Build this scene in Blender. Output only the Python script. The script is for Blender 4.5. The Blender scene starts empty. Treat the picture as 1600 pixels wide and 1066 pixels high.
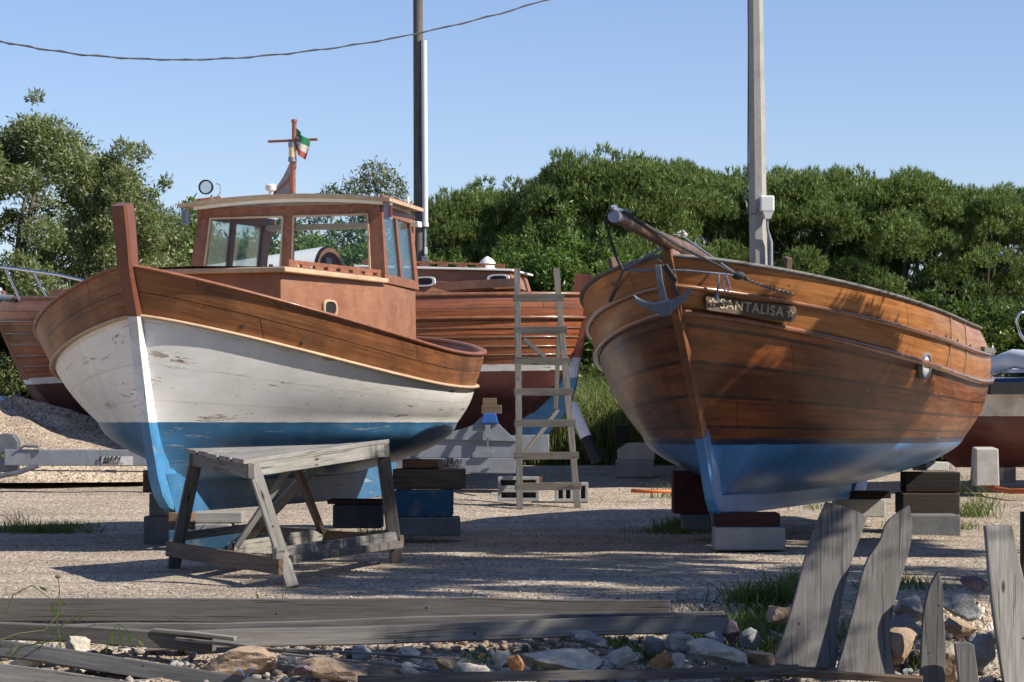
import bpy, math, random
import numpy as np
from mathutils import Vector, Matrix
S=bpy.context.scene
COL=S.collection
R=math.radians
rnd=random.Random(7)
# ---------------------------------------------------------------- camera, sky, sun
F_PX=4000.0; HOR=660.0; CAMZ=1.0
PITCH=math.atan((HOR-533)/F_PX)
cam=bpy.data.cameras.new("Camera"); co=bpy.data.objects.new("Camera",cam); COL.objects.link(co)
co.location=(0,0,CAMZ); co.rotation_euler=(math.pi/2+PITCH,0,0)
cam.sensor_width=36; cam.lens=36*F_PX/1600; cam.clip_start=0.1; cam.clip_end=3000
S.camera=co
SUN_AZ=R(70); SUN_EL=R(38)   # azimuth measured from straight behind the camera towards the right
tosun=Vector((math.sin(SUN_AZ)*math.cos(SUN_EL),-math.cos(SUN_AZ)*math.cos(SUN_EL),math.sin(SUN_EL)))
w=bpy.data.worlds.new("World"); S.world=w; w.use_nodes=True
nt=w.node_tree; nt.nodes.clear()
sky=nt.nodes.new('ShaderNodeTexSky'); sky.sky_type='NISHITA'; sky.sun_disc=False
sky.sun_elevation=SUN_EL; sky.sun_rotation=math.atan2(tosun.x,tosun.y)
sky.altitude=0; sky.air_density=1.0; sky.dust_density=0.0; sky.ozone_density=4.0
bg=nt.nodes.new('ShaderNodeBackground'); bg.inputs[1].default_value=0.087
ow=nt.nodes.new('ShaderNodeOutputWorld'); tint=nt.nodes.new('ShaderNodeMix'); tint.data_type='RGBA'; tint.blend_type='MULTIPLY'; tint.inputs[0].default_value=1; tint.inputs[7].default_value=(1.08,1.0,1.10,1); nt.links.new(sky.outputs[0],tint.inputs[6]); nt.links.new(tint.outputs[2],bg.inputs[0]); nt.links.new(bg.outputs[0],ow.inputs[0])
sl=bpy.data.lights.new("Sun",'SUN'); sl.energy=5.0; sl.angle=R(0.53); sl.color=(1.0,0.93,0.82)
so=bpy.data.objects.new("Sun",sl); COL.objects.link(so)
so.rotation_euler=tosun.to_track_quat('Z','Y').to_euler()
S.view_settings.view_transform='Standard'; S.view_settings.look='None'
S.view_settings.exposure=0.6; S.view_settings.gamma=1
S.render.engine='CYCLES'
# ---------------------------------------------------------------- helpers
ca,sa=math.cos(PITCH),math.sin(PITCH)
def W(px,py,D):
    """real-world point at ground distance D seen in the direction measured in the photograph"""
    u=(px-800)/F_PX; v=(533-py)/F_PX
    d=Vector((u,ca-v*sa,sa+v*ca)); k=D/d.y
    return Vector((0,0,CAMZ))+d*k
def gz(y,x=0):
    z=0.0
    if y>25: z+=0.046*(min(y,34)-25)
    if y<14.24: z-=min(0.14*min(1,(14.24-y)/.08)+max(0,14.0-y)*0.14,2.0)
    return z
def G(px,D): 
    p=W(px,660,D); return Vector((p.x,p.y,gz(p.y)))
class MB:
    def __init__(s): s.v=[];s.f=[];s.uv=[]
    def add(s,vs,fs):
        n=len(s.v); vs=[tuple(v) for v in vs]; s.v+=vs; s.f+=[tuple(i+n for i in f) for f in fs]
        A=np.array(vs); A=A-A.mean(0); w_,E_=np.linalg.eigh(A.T@A); o=rnd.random()*20
        s.uv+=[(a+o,b+o) for a,b in zip(A@E_[:,2],A@E_[:,1]+A@E_[:,0])]
        return s
    def hexa(s,p):  # 8 points bottom ring then top ring
        return s.add(p,[(3,2,1,0),(4,5,6,7),(0,1,5,4),(1,2,6,5),(2,3,7,6),(3,0,4,7)])
    def box(s,c,d,rz=0,M=None):
        hx,hy,hz=[k/2 for k in d]
        P=[Vector(q) for q in ((-hx,-hy,-hz),(hx,-hy,-hz),(hx,hy,-hz),(-hx,hy,-hz),(-hx,-hy,hz),(hx,-hy,hz),(hx,hy,hz),(-hx,hy,hz))]
        m=Matrix.Rotation(rz,3,'Z') if M is None else M
        return s.hexa([m@q+Vector(c) for q in P])
    def beam(s,a,b,wd,ht,up=(0,0,1),ends=None):
        a=Vector(a);b=Vector(b);d=(b-a).normalized();up=Vector(up)
        sd=d.cross(up).normalized();u2=sd.cross(d).normalized()
        P=[]
        for q in ((-1,-1),(1,-1),(1,1),(-1,1)): P.append(a+sd*q[0]*wd/2+u2*q[1]*ht/2)
        for q in ((-1,-1),(1,-1),(1,1),(-1,1)): P.append(b+sd*q[0]*wd/2+u2*q[1]*ht/2)
        return s.add(P,[(0,1,2,3),(7,6,5,4),(0,4,5,1),(1,5,6,2),(2,6,7,3),(3,7,4,0)])
    def tube(s,path,rad,n=10,cap=True):
        path=[Vector(p) for p in path]; N=len(path)
        if not hasattr(rad,'__len__'): rad=[rad]*N
        t0=(path[1]-path[0]).normalized(); ref=Vector((0,0,1)) if abs(t0.z)<.9 else Vector((1,0,0))
        nx=t0.cross(ref).normalized(); vs=[];fs=[]
        for i in range(N):
            t=(path[min(i+1,N-1)]-path[max(i-1,0)]).normalized()
            nx=(nx-t*nx.dot(t)).normalized(); ny=t.cross(nx)
            for k in range(n):
                a=2*math.pi*k/n; vs.append(path[i]+(nx*math.cos(a)+ny*math.sin(a))*rad[i])
        for i in range(N-1):
            for k in range(n):
                fs.append((i*n+k,i*n+(k+1)%n,(i+1)*n+(k+1)%n,(i+1)*n+k))
        if cap: fs.append(tuple(range(n))[::-1]); fs.append(tuple((N-1)*n+k for k in range(n)))
        return s.add(vs,fs)
    def prism(s,poly,off):   # planar polygon extruded by vector
        n=len(poly);off=Vector(off);P=[Vector(p) for p in poly]
        vs=P+[p+off for p in P]
        fs=[tuple(range(n))[::-1],tuple(range(n,2*n))]+[(i,(i+1)%n,(i+1)%n+n,i+n) for i in range(n)]
        return s.add(vs,fs)
    def ico(s,c,r,sub=2,squash=(1,1,1)):
        import bmesh
        bm=bmesh.new(); bmesh.ops.create_icosphere(bm,subdivisions=sub,radius=1)
        vs=[Vector((v.co.x*squash[0]*r,v.co.y*squash[1]*r,v.co.z*squash[2]*r))+Vector(c) for v in bm.verts]
        fs=[tuple(v.index for v in f.verts) for f in bm.faces]; bm.free()
        return s.add(vs,fs)
    def grid(s,rows,close=False):
        n=len(rows[0]);vs=[p for r in rows for p in r];fs=[]
        for i in range(len(rows)-1):
            for k in range(n-1 if not close else n):
                fs.append((i*n+k,i*n+(k+1)%n,(i+1)*n+(k+1)%n,(i+1)*n+k))
        return s.add(vs,fs)
def setp(o,label=None,cat=None,group=None,kind=None):
    if label:o['label']=label
    if cat:o['category']=cat
    if group:o['group']=group
    if kind:o['kind']=kind
    return o
def thing(name,label,cat,loc=(0,0,0),rz=0,group=None):
    o=bpy.data.objects.new(name,None); COL.objects.link(o); o.location=loc; o.rotation_euler=(0,0,rz)
    o.empty_display_size=.2
    return setp(o,label,cat,group)
def mkmesh(name,v,f,mat,uv=None,smooth=False):
    me=bpy.data.meshes.new(name)
    me.from_pydata([tuple(p) for p in v],[],f)
    if mat: me.materials.append(mat)
    if uv is not None:
        L=me.uv_layers.new(name='UVMap'); li=np.empty(len(me.loops),dtype=np.int32); me.loops.foreach_get('vertex_index',li)
        L.data.foreach_set('uv',np.asarray(uv,dtype=np.float32)[li].ravel())
    if smooth: me.shade_smooth()
    me.update(); return me
def part(name,mb,mat,parent=None,world=False,bevel=0,smooth=False,label=None,fix=True,solid=0,auto=None):
    off=Vector((0,0,0))
    if parent is not None and world: off=Vector(parent.location) if parent.parent is None else Vector(parent.parent.location)
    me=mkmesh(name,[Vector(p)-off for p in mb.v],mb.f,mat,mb.uv,smooth)
    if fix:
        import bmesh
        bm=bmesh.new();bm.from_mesh(me);bmesh.ops.recalc_face_normals(bm,faces=bm.faces);bm.to_mesh(me);bm.free()
    o=bpy.data.objects.new(name,me); COL.objects.link(o)
    if parent is not None: o.parent=parent
    if auto is not None:
        me.shade_smooth(); me.set_sharp_from_angle(angle=R(auto))
    if solid:
        m=o.modifiers.new('s','SOLIDIFY');m.thickness=solid;m.offset=0
    if bevel:
        m=o.modifiers.new('b','BEVEL');m.width=bevel;m.segments=2;m.limit_method='ANGLE';m.angle_limit=R(40)
        m.harden_normals=False
    if label:o['label']=label
    return o
def single(name,mb,mat,label,cat,group=None,kind=None,**k):
    P=np.array([tuple(p) for p in mb.v]); c=Vector((P[:,0].mean(),P[:,1].mean(),P[:,2].min()))
    mb.v=[Vector(p)-c for p in mb.v]
    o=part(name,mb,mat,None,**k); o.location=c
    return setp(o,label,cat,group,kind)
def text_mesh(name,txt,size,M,mat,parent,depth=.002,shear=0,sx=1,bold=0,track=1,world=False):
    c=bpy.data.curves.new(name,'FONT'); c.body=txt; c.size=size; c.extrude=depth; c.align_x='CENTER'; c.align_y='CENTER'; c.shear=shear; c.offset=bold; c.space_character=track
    t=bpy.data.objects.new(name+'_tmp',c); COL.objects.link(t)
    dg=bpy.context.evaluated_depsgraph_get(); dg.update()
    me=bpy.data.meshes.new_from_object(t.evaluated_get(dg)); bpy.data.objects.remove(t); bpy.data.curves.remove(c)
    me.transform(Matrix.Diagonal((sx,1,1,1)))
    M=M.copy()
    if world and parent: M=Matrix.Translation(-Vector(parent.location))@M
    me.transform(M); me.materials.clear(); me.materials.append(mat); me.name=name
    o=bpy.data.objects.new(name,me); COL.objects.link(o); o.parent=parent; return o
# ---------------------------------------------------------------- materials
class NB:
    def __init__(s,name):
        s.m=bpy.data.materials.new(name); s.m.use_nodes=True; s.t=s.m.node_tree; s.t.nodes.clear()
        s.out=s.n('ShaderNodeOutputMaterial')
    def n(s,typ,ins=None,**kw):
        x=s.t.nodes.new(typ)
        for k,v in kw.items(): setattr(x,k,v)
        for k,v in (ins or {}).items(): s.set(x.inputs[k],v)
        return x
    def set(s,sock,v):
        if isinstance(v,bpy.types.NodeSocket): s.t.links.new(v,sock)
        elif isinstance(v,bpy.types.Node): s.t.links.new(v.outputs[0],sock)
        else:
            if hasattr(sock,'default_value') and hasattr(sock.default_value,'__len__') and not hasattr(v,'__len__'): v=[v]*len(sock.default_value)
            if hasattr(v,'__len__') and len(v)==3 and hasattr(sock.default_value,'__len__') and len(sock.default_value)==4: v=(*v,1)
            sock.default_value=v
    def coord(s,out='Object',scale=(1,1,1),rot=(0,0,0)):
        c=s.n('ShaderNodeTexCoord'); m=s.n('ShaderNodeMapping',{'Vector':c.outputs[out],'Scale':scale,'Rotation':rot}); return m.outputs[0]
    def noise(s,vec,scale,detail=4,rough=.55,dist=0):
        return s.n('ShaderNodeTexNoise',{'Vector':vec,'Scale':scale,'Detail':detail,'Roughness':rough,'Distortion':dist}).outputs['Fac']
    def ramp(s,fac,a,b,ca=(0,0,0),cb=(1,1,1),mid=None):
        r=s.n('ShaderNodeValToRGB',{'Fac':fac}); e=r.color_ramp.elements
        e[0].position=a;e[0].color=(*ca,1);e[1].position=b;e[1].color=(*cb,1)
        if mid: x=e.new(mid[0]); x.color=(*mid[1],1)
        return r.outputs[0]
    def mix(s,f,a,b,mode='MIX'):
        x=s.n('ShaderNodeMix',data_type='RGBA',blend_type=mode); s.set(x.inputs[0],f); s.set(x.inputs[6],a); s.set(x.inputs[7],b); return x.outputs[2]
    def math(s,op,a,b=0.,c=0.):
        x=s.n('ShaderNodeMath',operation=op); s.set(x.inputs[0],a); s.set(x.inputs[1],b); s.set(x.inputs[2],c); return x.outputs[0]
    def sep(s,vec): return s.n('ShaderNodeSeparateXYZ',{'Vector':vec}).outputs
    def bump(s,h,strength=.3,dist=.01,normal=None):
        i={'Height':h,'Strength':strength,'Distance':dist}
        if normal is not None:i['Normal']=normal
        return s.n('ShaderNodeBump',i).outputs[0]
    def bsdf(s,**k):
        p=s.n('ShaderNodeBsdfPrincipled'); names={'color':'Base Color','rough':'Roughness','metal':'Metallic','normal':'Normal','coat':'Coat Weight','coatr':'Coat Roughness','spec':'Specular IOR Level','trans':'Transmission Weight','alpha':'Alpha','sss':'Subsurface Weight'}
        for a,b in k.items(): s.set(p.inputs[names[a]],b)
        s.t.links.new(p.outputs[0],s.out.inputs[0]); return p
def objrand(b):  return b.n('ShaderNodeObjectInfo').outputs['Random']
def m_plain(name,c,rough=.5,metal=0,var=.12,sc=18,coat=0,bump=.05):
    b=NB(name); v=b.coord(); n=b.noise(v,sc,5,.6)
    col=b.mix(b.ramp(n,.3,.75),[x*(1-var) for x in c],[min(1,x*(1+var)) for x in c])
    n2=b.noise(v,sc*8,3)
    b.bsdf(color=col,rough=b.math('MULTIPLY_ADD',n,.2,rough-.1),metal=metal,coat=coat,normal=b.bump(n2,bump,.004)); return b.m
def m_wood(name,c1,c2,rough=.45,coat=0,plank=0,grain=(2.2,40),dark=(.03,.015,.008),stain=.35,scratch=0,seam=.06,planktone=.35,uv=True,coatr=.12):
    """varnished or oiled planking, U along the plank in metres, V across"""
    b=NB(name)
    v=b.coord('UV' if uv else 'Object'); s=b.sep(v)
    # grain
    gv=b.n('ShaderNodeCombineXYZ',{'X':b.math('MULTIPLY',s[0],grain[0]),'Y':b.math('MULTIPLY',s[1],grain[1]),'Z':b.math('MULTIPLY',s[2],grain[1])}).outputs[0]
    g=b.noise(gv,1.0,6,.65,.6)
    g2=b.noise(v,2.3,4,.6,.3)
    col=b.mix(b.ramp(g,.32,.7),c1,c2)
    col=b.mix(b.math('MULTIPLY',b.ramp(g2,.42,.72),stain),col,dark)
    h=g
    if plank:
        pv=b.math('DIVIDE',s[1],plank); fl=b.math('FLOOR',pv); fr=b.math('FRACT',pv)
        off=b.math('FRACT',b.math('MULTIPLY',fl,.617)); bu=b.math('ADD',b.math('DIVIDE',s[0],2.6),off)
        seed=b.n('ShaderNodeCombineXYZ',{'X':fl,'Y':b.math('FLOOR',bu)}).outputs[0]
        wn=b.n('ShaderNodeTexWhiteNoise',{'Vector':seed},noise_dimensions='2D').outputs[0]
        tone=b.math('MULTIPLY_ADD',wn,planktone,1-planktone*.6)
        col=b.mix(1.0,col,b.n('ShaderNodeCombineColor',{0:tone,1:tone,2:tone}).outputs[0],'MULTIPLY')
        d=b.math('ABSOLUTE',b.math('SUBTRACT',fr,.5)); wob=b.math('MULTIPLY',b.noise(v,9,3),.03)
        sm=b.math('GREATER_THAN',b.math('ADD',d,wob),.5-seam*.5+.015)
        fu=b.math('FRACT',bu); sj=b.math('LESS_THAN',fu,.004)
        sm=b.math('MAXIMUM',sm,sj)
        breaks=b.ramp(b.noise(v,5,3),.28,.45)
        smb=b.math('MULTIPLY',sm,breaks)
        col=b.mix(b.math('MULTIPLY',smb,.85),col,(.014,.008,.006))
        # fastenings along the plank
        nx=b.math('FRACT',b.math('MULTIPLY',s[0],4.6)); ny=b.math('SUBTRACT',fr,.18)
        dd=b.math('ADD',b.math('POWER',b.math('DIVIDE',b.math('SUBTRACT',nx,.5),4.6),2),b.math('POWER',b.math('MULTIPLY',ny,plank),2))
        hole=b.math('LESS_THAN',dd,.00006)
        hole=b.math('MULTIPLY',hole,b.math('GREATER_THAN',b.noise(v,3.1,1),.5))
        col=b.mix(b.math('MULTIPLY',hole,.8),col,dark)
        h=b.math('SUBTRACT',b.math('MULTIPLY',g,.25),sm)
    if scratch:
        sc=b.ramp(b.noise(b.coord('UV' if uv else 'Object',(5,22,22)),1,6,.75,.4),.60,.68)
        sc=b.math('MULTIPLY',sc,b.ramp(b.noise(v,1.7,3),.5,.6))
        col=b.mix(b.math('MULTIPLY',sc,scratch),col,(.62,.45,.27))
    b.bsdf(color=col,rough=b.math('MULTIPLY_ADD',g2,.3,rough-.12),coat=coat,coatr=coatr,normal=b.bump(h,.35,.004)); return b.m
def m_grey_wood(name='weathered_wood',a=(.085,.085,.084),c=(.245,.24,.232),long=(0,),rough=.8):
    b=NB(name); v=b.coord('Object')
    tc=b.n('ShaderNodeTexCoord').outputs['Generated']
    g=b.noise(b.coord('Object',(30,30,30)),1,3)
    uvv=b.coord('UV',(3,60,1)); s=b.noise(uvv,1,6,.7,.4)
    s2=b.noise(b.coord('UV',(1.2,9,1)),1,4,.6)
    col=b.mix(b.ramp(s,.3,.7),a,c); col=b.mix(b.math('MULTIPLY',b.ramp(s2,.4,.7),.45),col,[x*.5 for x in a])
    r=objrand(b); col=b.mix(b.math('MULTIPLY',r,.3),col,(.16,.12,.085))
    kv=b.n('ShaderNodeTexVoronoi',{'Vector':b.coord('UV',(2.3,9,1)),'Scale':1.0,'Randomness':1.0}).outputs['Distance']
    col=b.mix(b.ramp(kv,.05,.11,(1,1,1),(0,0,0)),col,(.045,.03,.02))
    nv=b.n('ShaderNodeTexVoronoi',{'Vector':b.coord('UV',(7,7,1)),'Scale':1.0}).outputs['Distance']; col=b.mix(b.math('MULTIPLY',b.ramp(nv,.045,.06,(1,1,1),(0,0,0)),.9),col,(.02,.012,.01))
    crack=b.ramp(b.noise(b.coord('UV',(1.5,45,1)),1,3,.5,.2),.36,.39,(1,1,1),(0,0,0))
    col=b.mix(b.math('MULTIPLY',crack,.6),col,(.03,.025,.02))
    b.bsdf(color=col,rough=rough,spec=.25,normal=b.bump(b.math('SUBTRACT',s,crack),.5,.003)); return b.m
def m_concrete(name,c=(.34,.34,.33),tint=None):
    b=NB(name); v=b.coord(); n=b.noise(v,60,5,.7); n2=b.noise(v,6,4)
    col=b.mix(n,[x*.7 for x in c],[x*1.25 for x in c]); col=b.mix(b.math('MULTIPLY',b.ramp(n2,.45,.7),.4),col,[x*.5 for x in c])
    if tint: col=b.mix(b.ramp(b.noise(v,9,4),.38,.5),col,tint)
    b.bsdf(color=col,rough=.9,spec=.2,normal=b.bump(n,.7,.006)); return b.m
def m_leaf(name,ca,cb,cc=None,transl=.35,rough=.5):
    b=NB(name); g=b.n('ShaderNodeNewGeometry').outputs['Random Per Island']
    col=b.mix(g,ca,cb)
    if cc: col=b.mix(b.math('GREATER_THAN',g,.86),col,cc)
    v=b.coord('Object'); col=b.mix(b.math('MULTIPLY',b.ramp(b.noise(v,1.6,3),.35,.7),.45),col,[x*.55 for x in ca])
    p=b.n('ShaderNodeBsdfPrincipled',{'Base Color':col,'Roughness':rough,'Specular IOR Level':.35})
    t=b.n('ShaderNodeBsdfTranslucent',{'Color':b.mix(.5,col,(.25,.32,.05),'MIX')})
    mx=b.n('ShaderNodeMixShader',{0:transl,1:p.outputs[0],2:t.outputs[0]}); b.t.links.new(mx.outputs[0],b.out.inputs[0]); return b.m
def m_glass(name,tint=(.9,.95,.93),refl=.1):
    b=NB(name); t=b.n('ShaderNodeBsdfTransparent',{'Color':tint}); g=b.n('ShaderNodeBsdfGlossy',{'Color':(.9,.95,.95),'Roughness':.03})
    lw=b.n('ShaderNodeFresnel',{'IOR':1.45}); f=b.math('MULTIPLY_ADD',lw.outputs[0],.5,refl)
    mx=b.n('ShaderNodeMixShader',{0:f,1:t.outputs[0],2:g.outputs[0]}); b.t.links.new(mx.outputs[0],b.out.inputs[0]); return b.m
M={}
def m_ply():
    b=NB('weathered_brown_ply'); v=b.coord(); n=b.noise(v,3.5,6,.65,.5); n2=b.noise(b.coord('Object',(6,6,22)),1,5,.65); n3=b.noise(v,14,5,.7)
    c=b.mix(b.ramp(n,.3,.72),(.20,.076,.036),(.31,.142,.072)); c=b.mix(b.math('MULTIPLY',b.ramp(n2,.5,.68),.35),c,(.37,.21,.125)); c=b.mix(b.math('MULTIPLY',b.ramp(n3,.58,.75),.4),c,(.16,.055,.025))
    b.bsdf(color=c,rough=b.math('MULTIPLY_ADD',n,.3,.42),coat=.06,normal=b.bump(n2,.15,.004)); return b.m
M['red_wood']=m_wood('reddish_varnished_wood',(.17,.055,.024),(.30,.115,.05),.5,.12,uv=False,grain=(14,14),stain=.25,dark=(.10,.03,.018))
M['bulwark']=m_wood('bulwark_planking',(.17,.06,.022),(.37,.155,.058),.5,.1,plank=.135,grain=(1.6,34),dark=(.05,.02,.010),stain=.75,seam=.06,planktone=.35)
M['hatchply']=m_ply()
M['pale_trim']=m_wood('pale_bare_trim',(.44,.30,.18),(.58,.42,.27),.6,0,uv=False,grain=(12,12),stain=.2)
M['varnish']=m_wood('varnished_planking',(.08,.020,.006),(.30,.098,.021),.38,.28,plank=.15,grain=(1.3,26),dark=(.035,.012,.005),stain=.6,scratch=.45,seam=.11,planktone=.9,coatr=.14)
M['varnish_up']=m_wood('upper_varnished_planking',(.23,.08,.02),(.47,.205,.062),.42,.2,plank=.26,grain=(1.3,26),dark=(.09,.035,.012),stain=.35,scratch=.6,seam=.02,planktone=.2,coatr=.16)
M['varnish_trim']=m_wood('varnished_trim',(.15,.055,.022),(.30,.13,.055),.3,.6,uv=False,grain=(9,9),stain=.5)
M['spar']=m_wood('weathered_spar',(.09,.05,.034),(.21,.125,.085),.5,.05,uv=False,grain=(9,9),stain=.5)
M['red_plank']=m_wood('red_brown_planking',(.17,.043,.018),(.36,.12,.04),.4,.3,plank=.17,grain=(1.5,30),dark=(.035,.013,.008),stain=.4,seam=.06,planktone=.9)
M['dark_hull']=m_wood('dark_brown_planking',(.09,.04,.018),(.20,.09,.04),.35,.5,plank=.15,stain=.4)
M['grey_wood']=m_grey_wood()
M['ladder_wood']=m_grey_wood('ladder_wood',(.045,.045,.043),(.15,.146,.138))
M['grey_wood_lt']=m_grey_wood('pale_weathered_wood',(.18,.172,.158),(.39,.372,.34))
M['grey_wood_dk']=m_grey_wood('dark_weathered_wood',(.06,.06,.062),(.18,.178,.172))
M['brown_timber']=m_grey_wood('brown_timber',(.09,.06,.04),(.22,.15,.10))
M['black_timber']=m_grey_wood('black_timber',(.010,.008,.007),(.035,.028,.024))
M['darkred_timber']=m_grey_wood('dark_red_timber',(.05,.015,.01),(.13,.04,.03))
M['concrete']=m_concrete('concrete')
M['concrete_lt']=m_concrete('pale_concrete',(.48,.46,.43))
M['pole_tan']=m_concrete('tan_grey_pole',(.36,.345,.31))
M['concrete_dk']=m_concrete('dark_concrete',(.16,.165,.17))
M['concrete_blue']=m_concrete('blue_painted_concrete',(.12,.15,.17),(.035,.10,.17))
M['galv']=m_plain('galvanised_steel',(.24,.26,.29),.5,.35,.15,7)
M['galv_dk']=m_plain('dark_steel',(.16,.17,.19),.5,.5,.2,9)
M['anchor']=m_plain('galvanised_anchor_grey',(.15,.18,.22),.6,.2,.3,25,0,.3)
M['chrome']=m_plain('polished_steel',(.75,.76,.78),.15,1,.03,5)
M['copper']=m_plain('copper_tube',(.36,.14,.08),.35,.4,.3,30)
M['white']=m_plain('white_paint',(.78,.77,.73),.4,0,.04,6,.2)
M['white_pl']=m_plain('white_plastic',(.66,.66,.64),.35,0,.03,6)
M['black']=m_plain('black_rubber',(.012,.012,.013),.5,0,.3,12)
M['blackp']=m_plain('black_lettering',(.015,.015,.016),.5,0,.1,12)
M['hose']=m_plain('orange_hose',(.55,.13,.03),.5)
M['rope_dk']=m_plain('tarred_rope',(.05,.05,.055),.8,0,.4,90,bump=.6)
M['rope_bl']=m_plain('faded_blue_rope',(.16,.19,.27),.8,0,.3,90,bump=.5)
M['rope_w']=m_plain('white_rope',(.6,.58,.53),.9,0,.2,90,bump=.6)
M['chain']=m_plain('steel_chain',(.22,.21,.21),.4,.8,.3,60)
M['plate']=m_wood('carved_board',(.06,.038,.022),(.13,.085,.048),.6,0,uv=False,grain=(10,10),stain=.3)
M['carve']=m_plain('cream_carving',(.42,.36,.24),.6)
M['blue_pl']=m_plain('blue_plastic',(.03,.10,.35),.4)
M['darkred']=m_plain('red_brown_antifouling',(.14,.035,.028),.6,0,.3,4)
M['rubber_boat']=m_plain('grey_dinghy_fabric',(.50,.54,.60),.5,0,.06,5)
M['yellow']=m_plain('yellow_sticker',(.7,.5,.05),.5)
M['sticker']=m_plain('pale_sticker',(.55,.55,.53),.5)
M['bluefabric']=m_plain('bright_blue_keel',(.06,.10,.45),.4)
M['glass']=m_glass('window_glass',(.95,.97,.96),.0); M['glass_g']=m_glass('greenish_side_glass',(.84,.90,.88),.03)
M['lamp_glass']=m_plain('lamp_reflector',(.8,.8,.78),.1,.8,.05,5)
M['red_glass']=m_plain('red_lamp_glass',(.12,.015,.03),.15,0,.1,9,.5)
M['amber']=m_plain('yellowed_lamp_glass',(.65,.50,.22),.2,0,.1,9,.5)
M['tarp']=m_plain('grey_sheeting',(.55,.58,.60),.5,0,.1,6)
M['bark']=m_concrete('tree_bark',(.10,.08,.06))
M['bark_lt']=m_concrete('pale_tree_bark',(.30,.27,.22))
def m_bands(name,bands,chips,chipcol,rough=.4,zwob=.006,chipscale=(1.7,15),coat=.15,foot=None):
    """paint bands by height; chips let the layer below show"""
    b=NB(name); v=b.coord('Object'); z=b.sep(v)[2]
    zz=b.math('ADD',z,b.math('MULTIPLY',b.math('SUBTRACT',b.noise(v,6,4),.5),zwob*2))
    col=bands[0][1]
    n=b.noise(v,3.0,5,.6); n9=b.noise(b.coord('Object',(2,2,14)),3,4)
    def vary(c,amt=.10): return b.mix(b.ramp(n,.3,.7),[x*(1-amt) for x in c],[min(1,x*(1+amt)) for x in c])
    col=vary(bands[0][1])
    for zt,c in bands[1:]:
        col=b.mix(b.math('LESS_THAN',zz,zt),col,vary(c,.34))
    uv=b.coord('UV',(chipscale[0],chipscale[1],1))
    c1=b.noise(uv,1.0,8,.72,.35); c2=b.ramp(b.noise(b.coord('UV'),1.1,3),.40,.52)
    m=b.math('MULTIPLY',b.ramp(c1,.592,.605),c2)
    fine=b.ramp(b.noise(b.coord('UV',(6,22,1)),1.3,8,.75,.2),.645,.655)
    m=b.math('MAXIMUM',m,fine)
    if foot is not None:   # more wear low on the hull
        wz=b.math('LESS_THAN',zz,foot); m2=b.math('MULTIPLY',b.ramp(b.noise(b.coord('UV',(3,6,1)),2.2,9,.8,.5),.60,.63),wz); m=b.math('MAXIMUM',m,b.math('MULTIPLY',m2,.75))
    m=b.math('MULTIPLY',m,chips)
    cc=b.mix(b.noise(v,22,3),chipcol,[x*.55 for x in chipcol])
    if foot is not None: cc=b.mix(b.math('MULTIPLY',b.math('LESS_THAN',zz,1.0),.75),cc,(.20,.30,.36))
    col=b.mix(m,col,cc)
    col=b.mix(b.math('MULTIPLY',b.ramp(n9,.5,.75),.10),col,(.30,.22,.12))
    h=b.math('SUBTRACT',b.math('MULTIPLY',n,.3),b.math('MULTIPLY',m,.5))
    s=b.sep(b.coord('UV')); fr=b.math('FRACT',b.math('DIVIDE',s[1],.14)); sm=b.math('LESS_THAN',fr,.04)
    h=b.math('SUBTRACT',h,b.math('MULTIPLY',sm,.35)); col=b.mix(b.math('MULTIPLY',b.math('MULTIPLY',sm,b.ramp(b.noise(b.coord('UV',(1,1,1)),3,4),.4,.6)),.28),col,(.10,.08,.06))
    wp=b.ramp(b.noise(b.coord('UV',(7,.8,1)),1,4,.6),.62,.74); col=b.mix(b.math('MULTIPLY',wp,.22),col,(.30,.17,.08))
    b.bsdf(color=col,rough=b.math('MULTIPLY_ADD',m,.35,rough),coat=coat,coatr=.2,normal=b.bump(h,.35,.004)); return b.m
M['hull1']=m_bands('white_and_blue_hull_paint',[(9,(.82,.80,.75)),(1.0,(.038,.145,.28))],1,(.38,.27,.17),foot=.995)
M['stem1']=m_bands('stem_paint',[(9,(.17,.058,.032)),(1.80,(.82,.80,.75)),(1.0,(.06,.23,.45))],1,(.30,.22,.15),foot=.95)
M['hull2']=m_bands('light_blue_bottom_paint',[(9,(.010,.016,.06)),(.825,(.055,.235,.54))],.6,(.30,.42,.50),rough=.35,coat=.3)
M['keel2']=m_bands('blue_keel_paint',[(9,(.055,.235,.54))],.5,(.3,.3,.25))
M['hull3']=m_bands('red_bottom_paint',[(9,(.62,.61,.59)),(1.47,(.085,.026,.022))],1,(.05,.03,.025))
M['stem3']=m_bands('bow_stem_paint',[(9,(.22,.065,.03)),(1.53,(.72,.71,.69)),(1.47,(.12,.032,.026))],.4,(.08,.05,.04))
M['post3']=m_bands('sternpost_paint',[(9,(.28,.08,.04)),(1.62,(.62,.66,.68)),(1.38,(.10,.28,.45))],1,(.35,.2,.15),foot=1.2)
M['hull4']=m_bands('dark_blue_bottom_paint',[(9,(.40,.26,.13)),(.85,(.02,.035,.09))],.3,(.1,.1,.12))
M['hull5']=m_bands('white_red_bottom_paint',[(9,(.03,.09,.24)),(1.27,(.66,.64,.58)),(.89,(.12,.035,.025))],.6,(.25,.12,.06))
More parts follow.
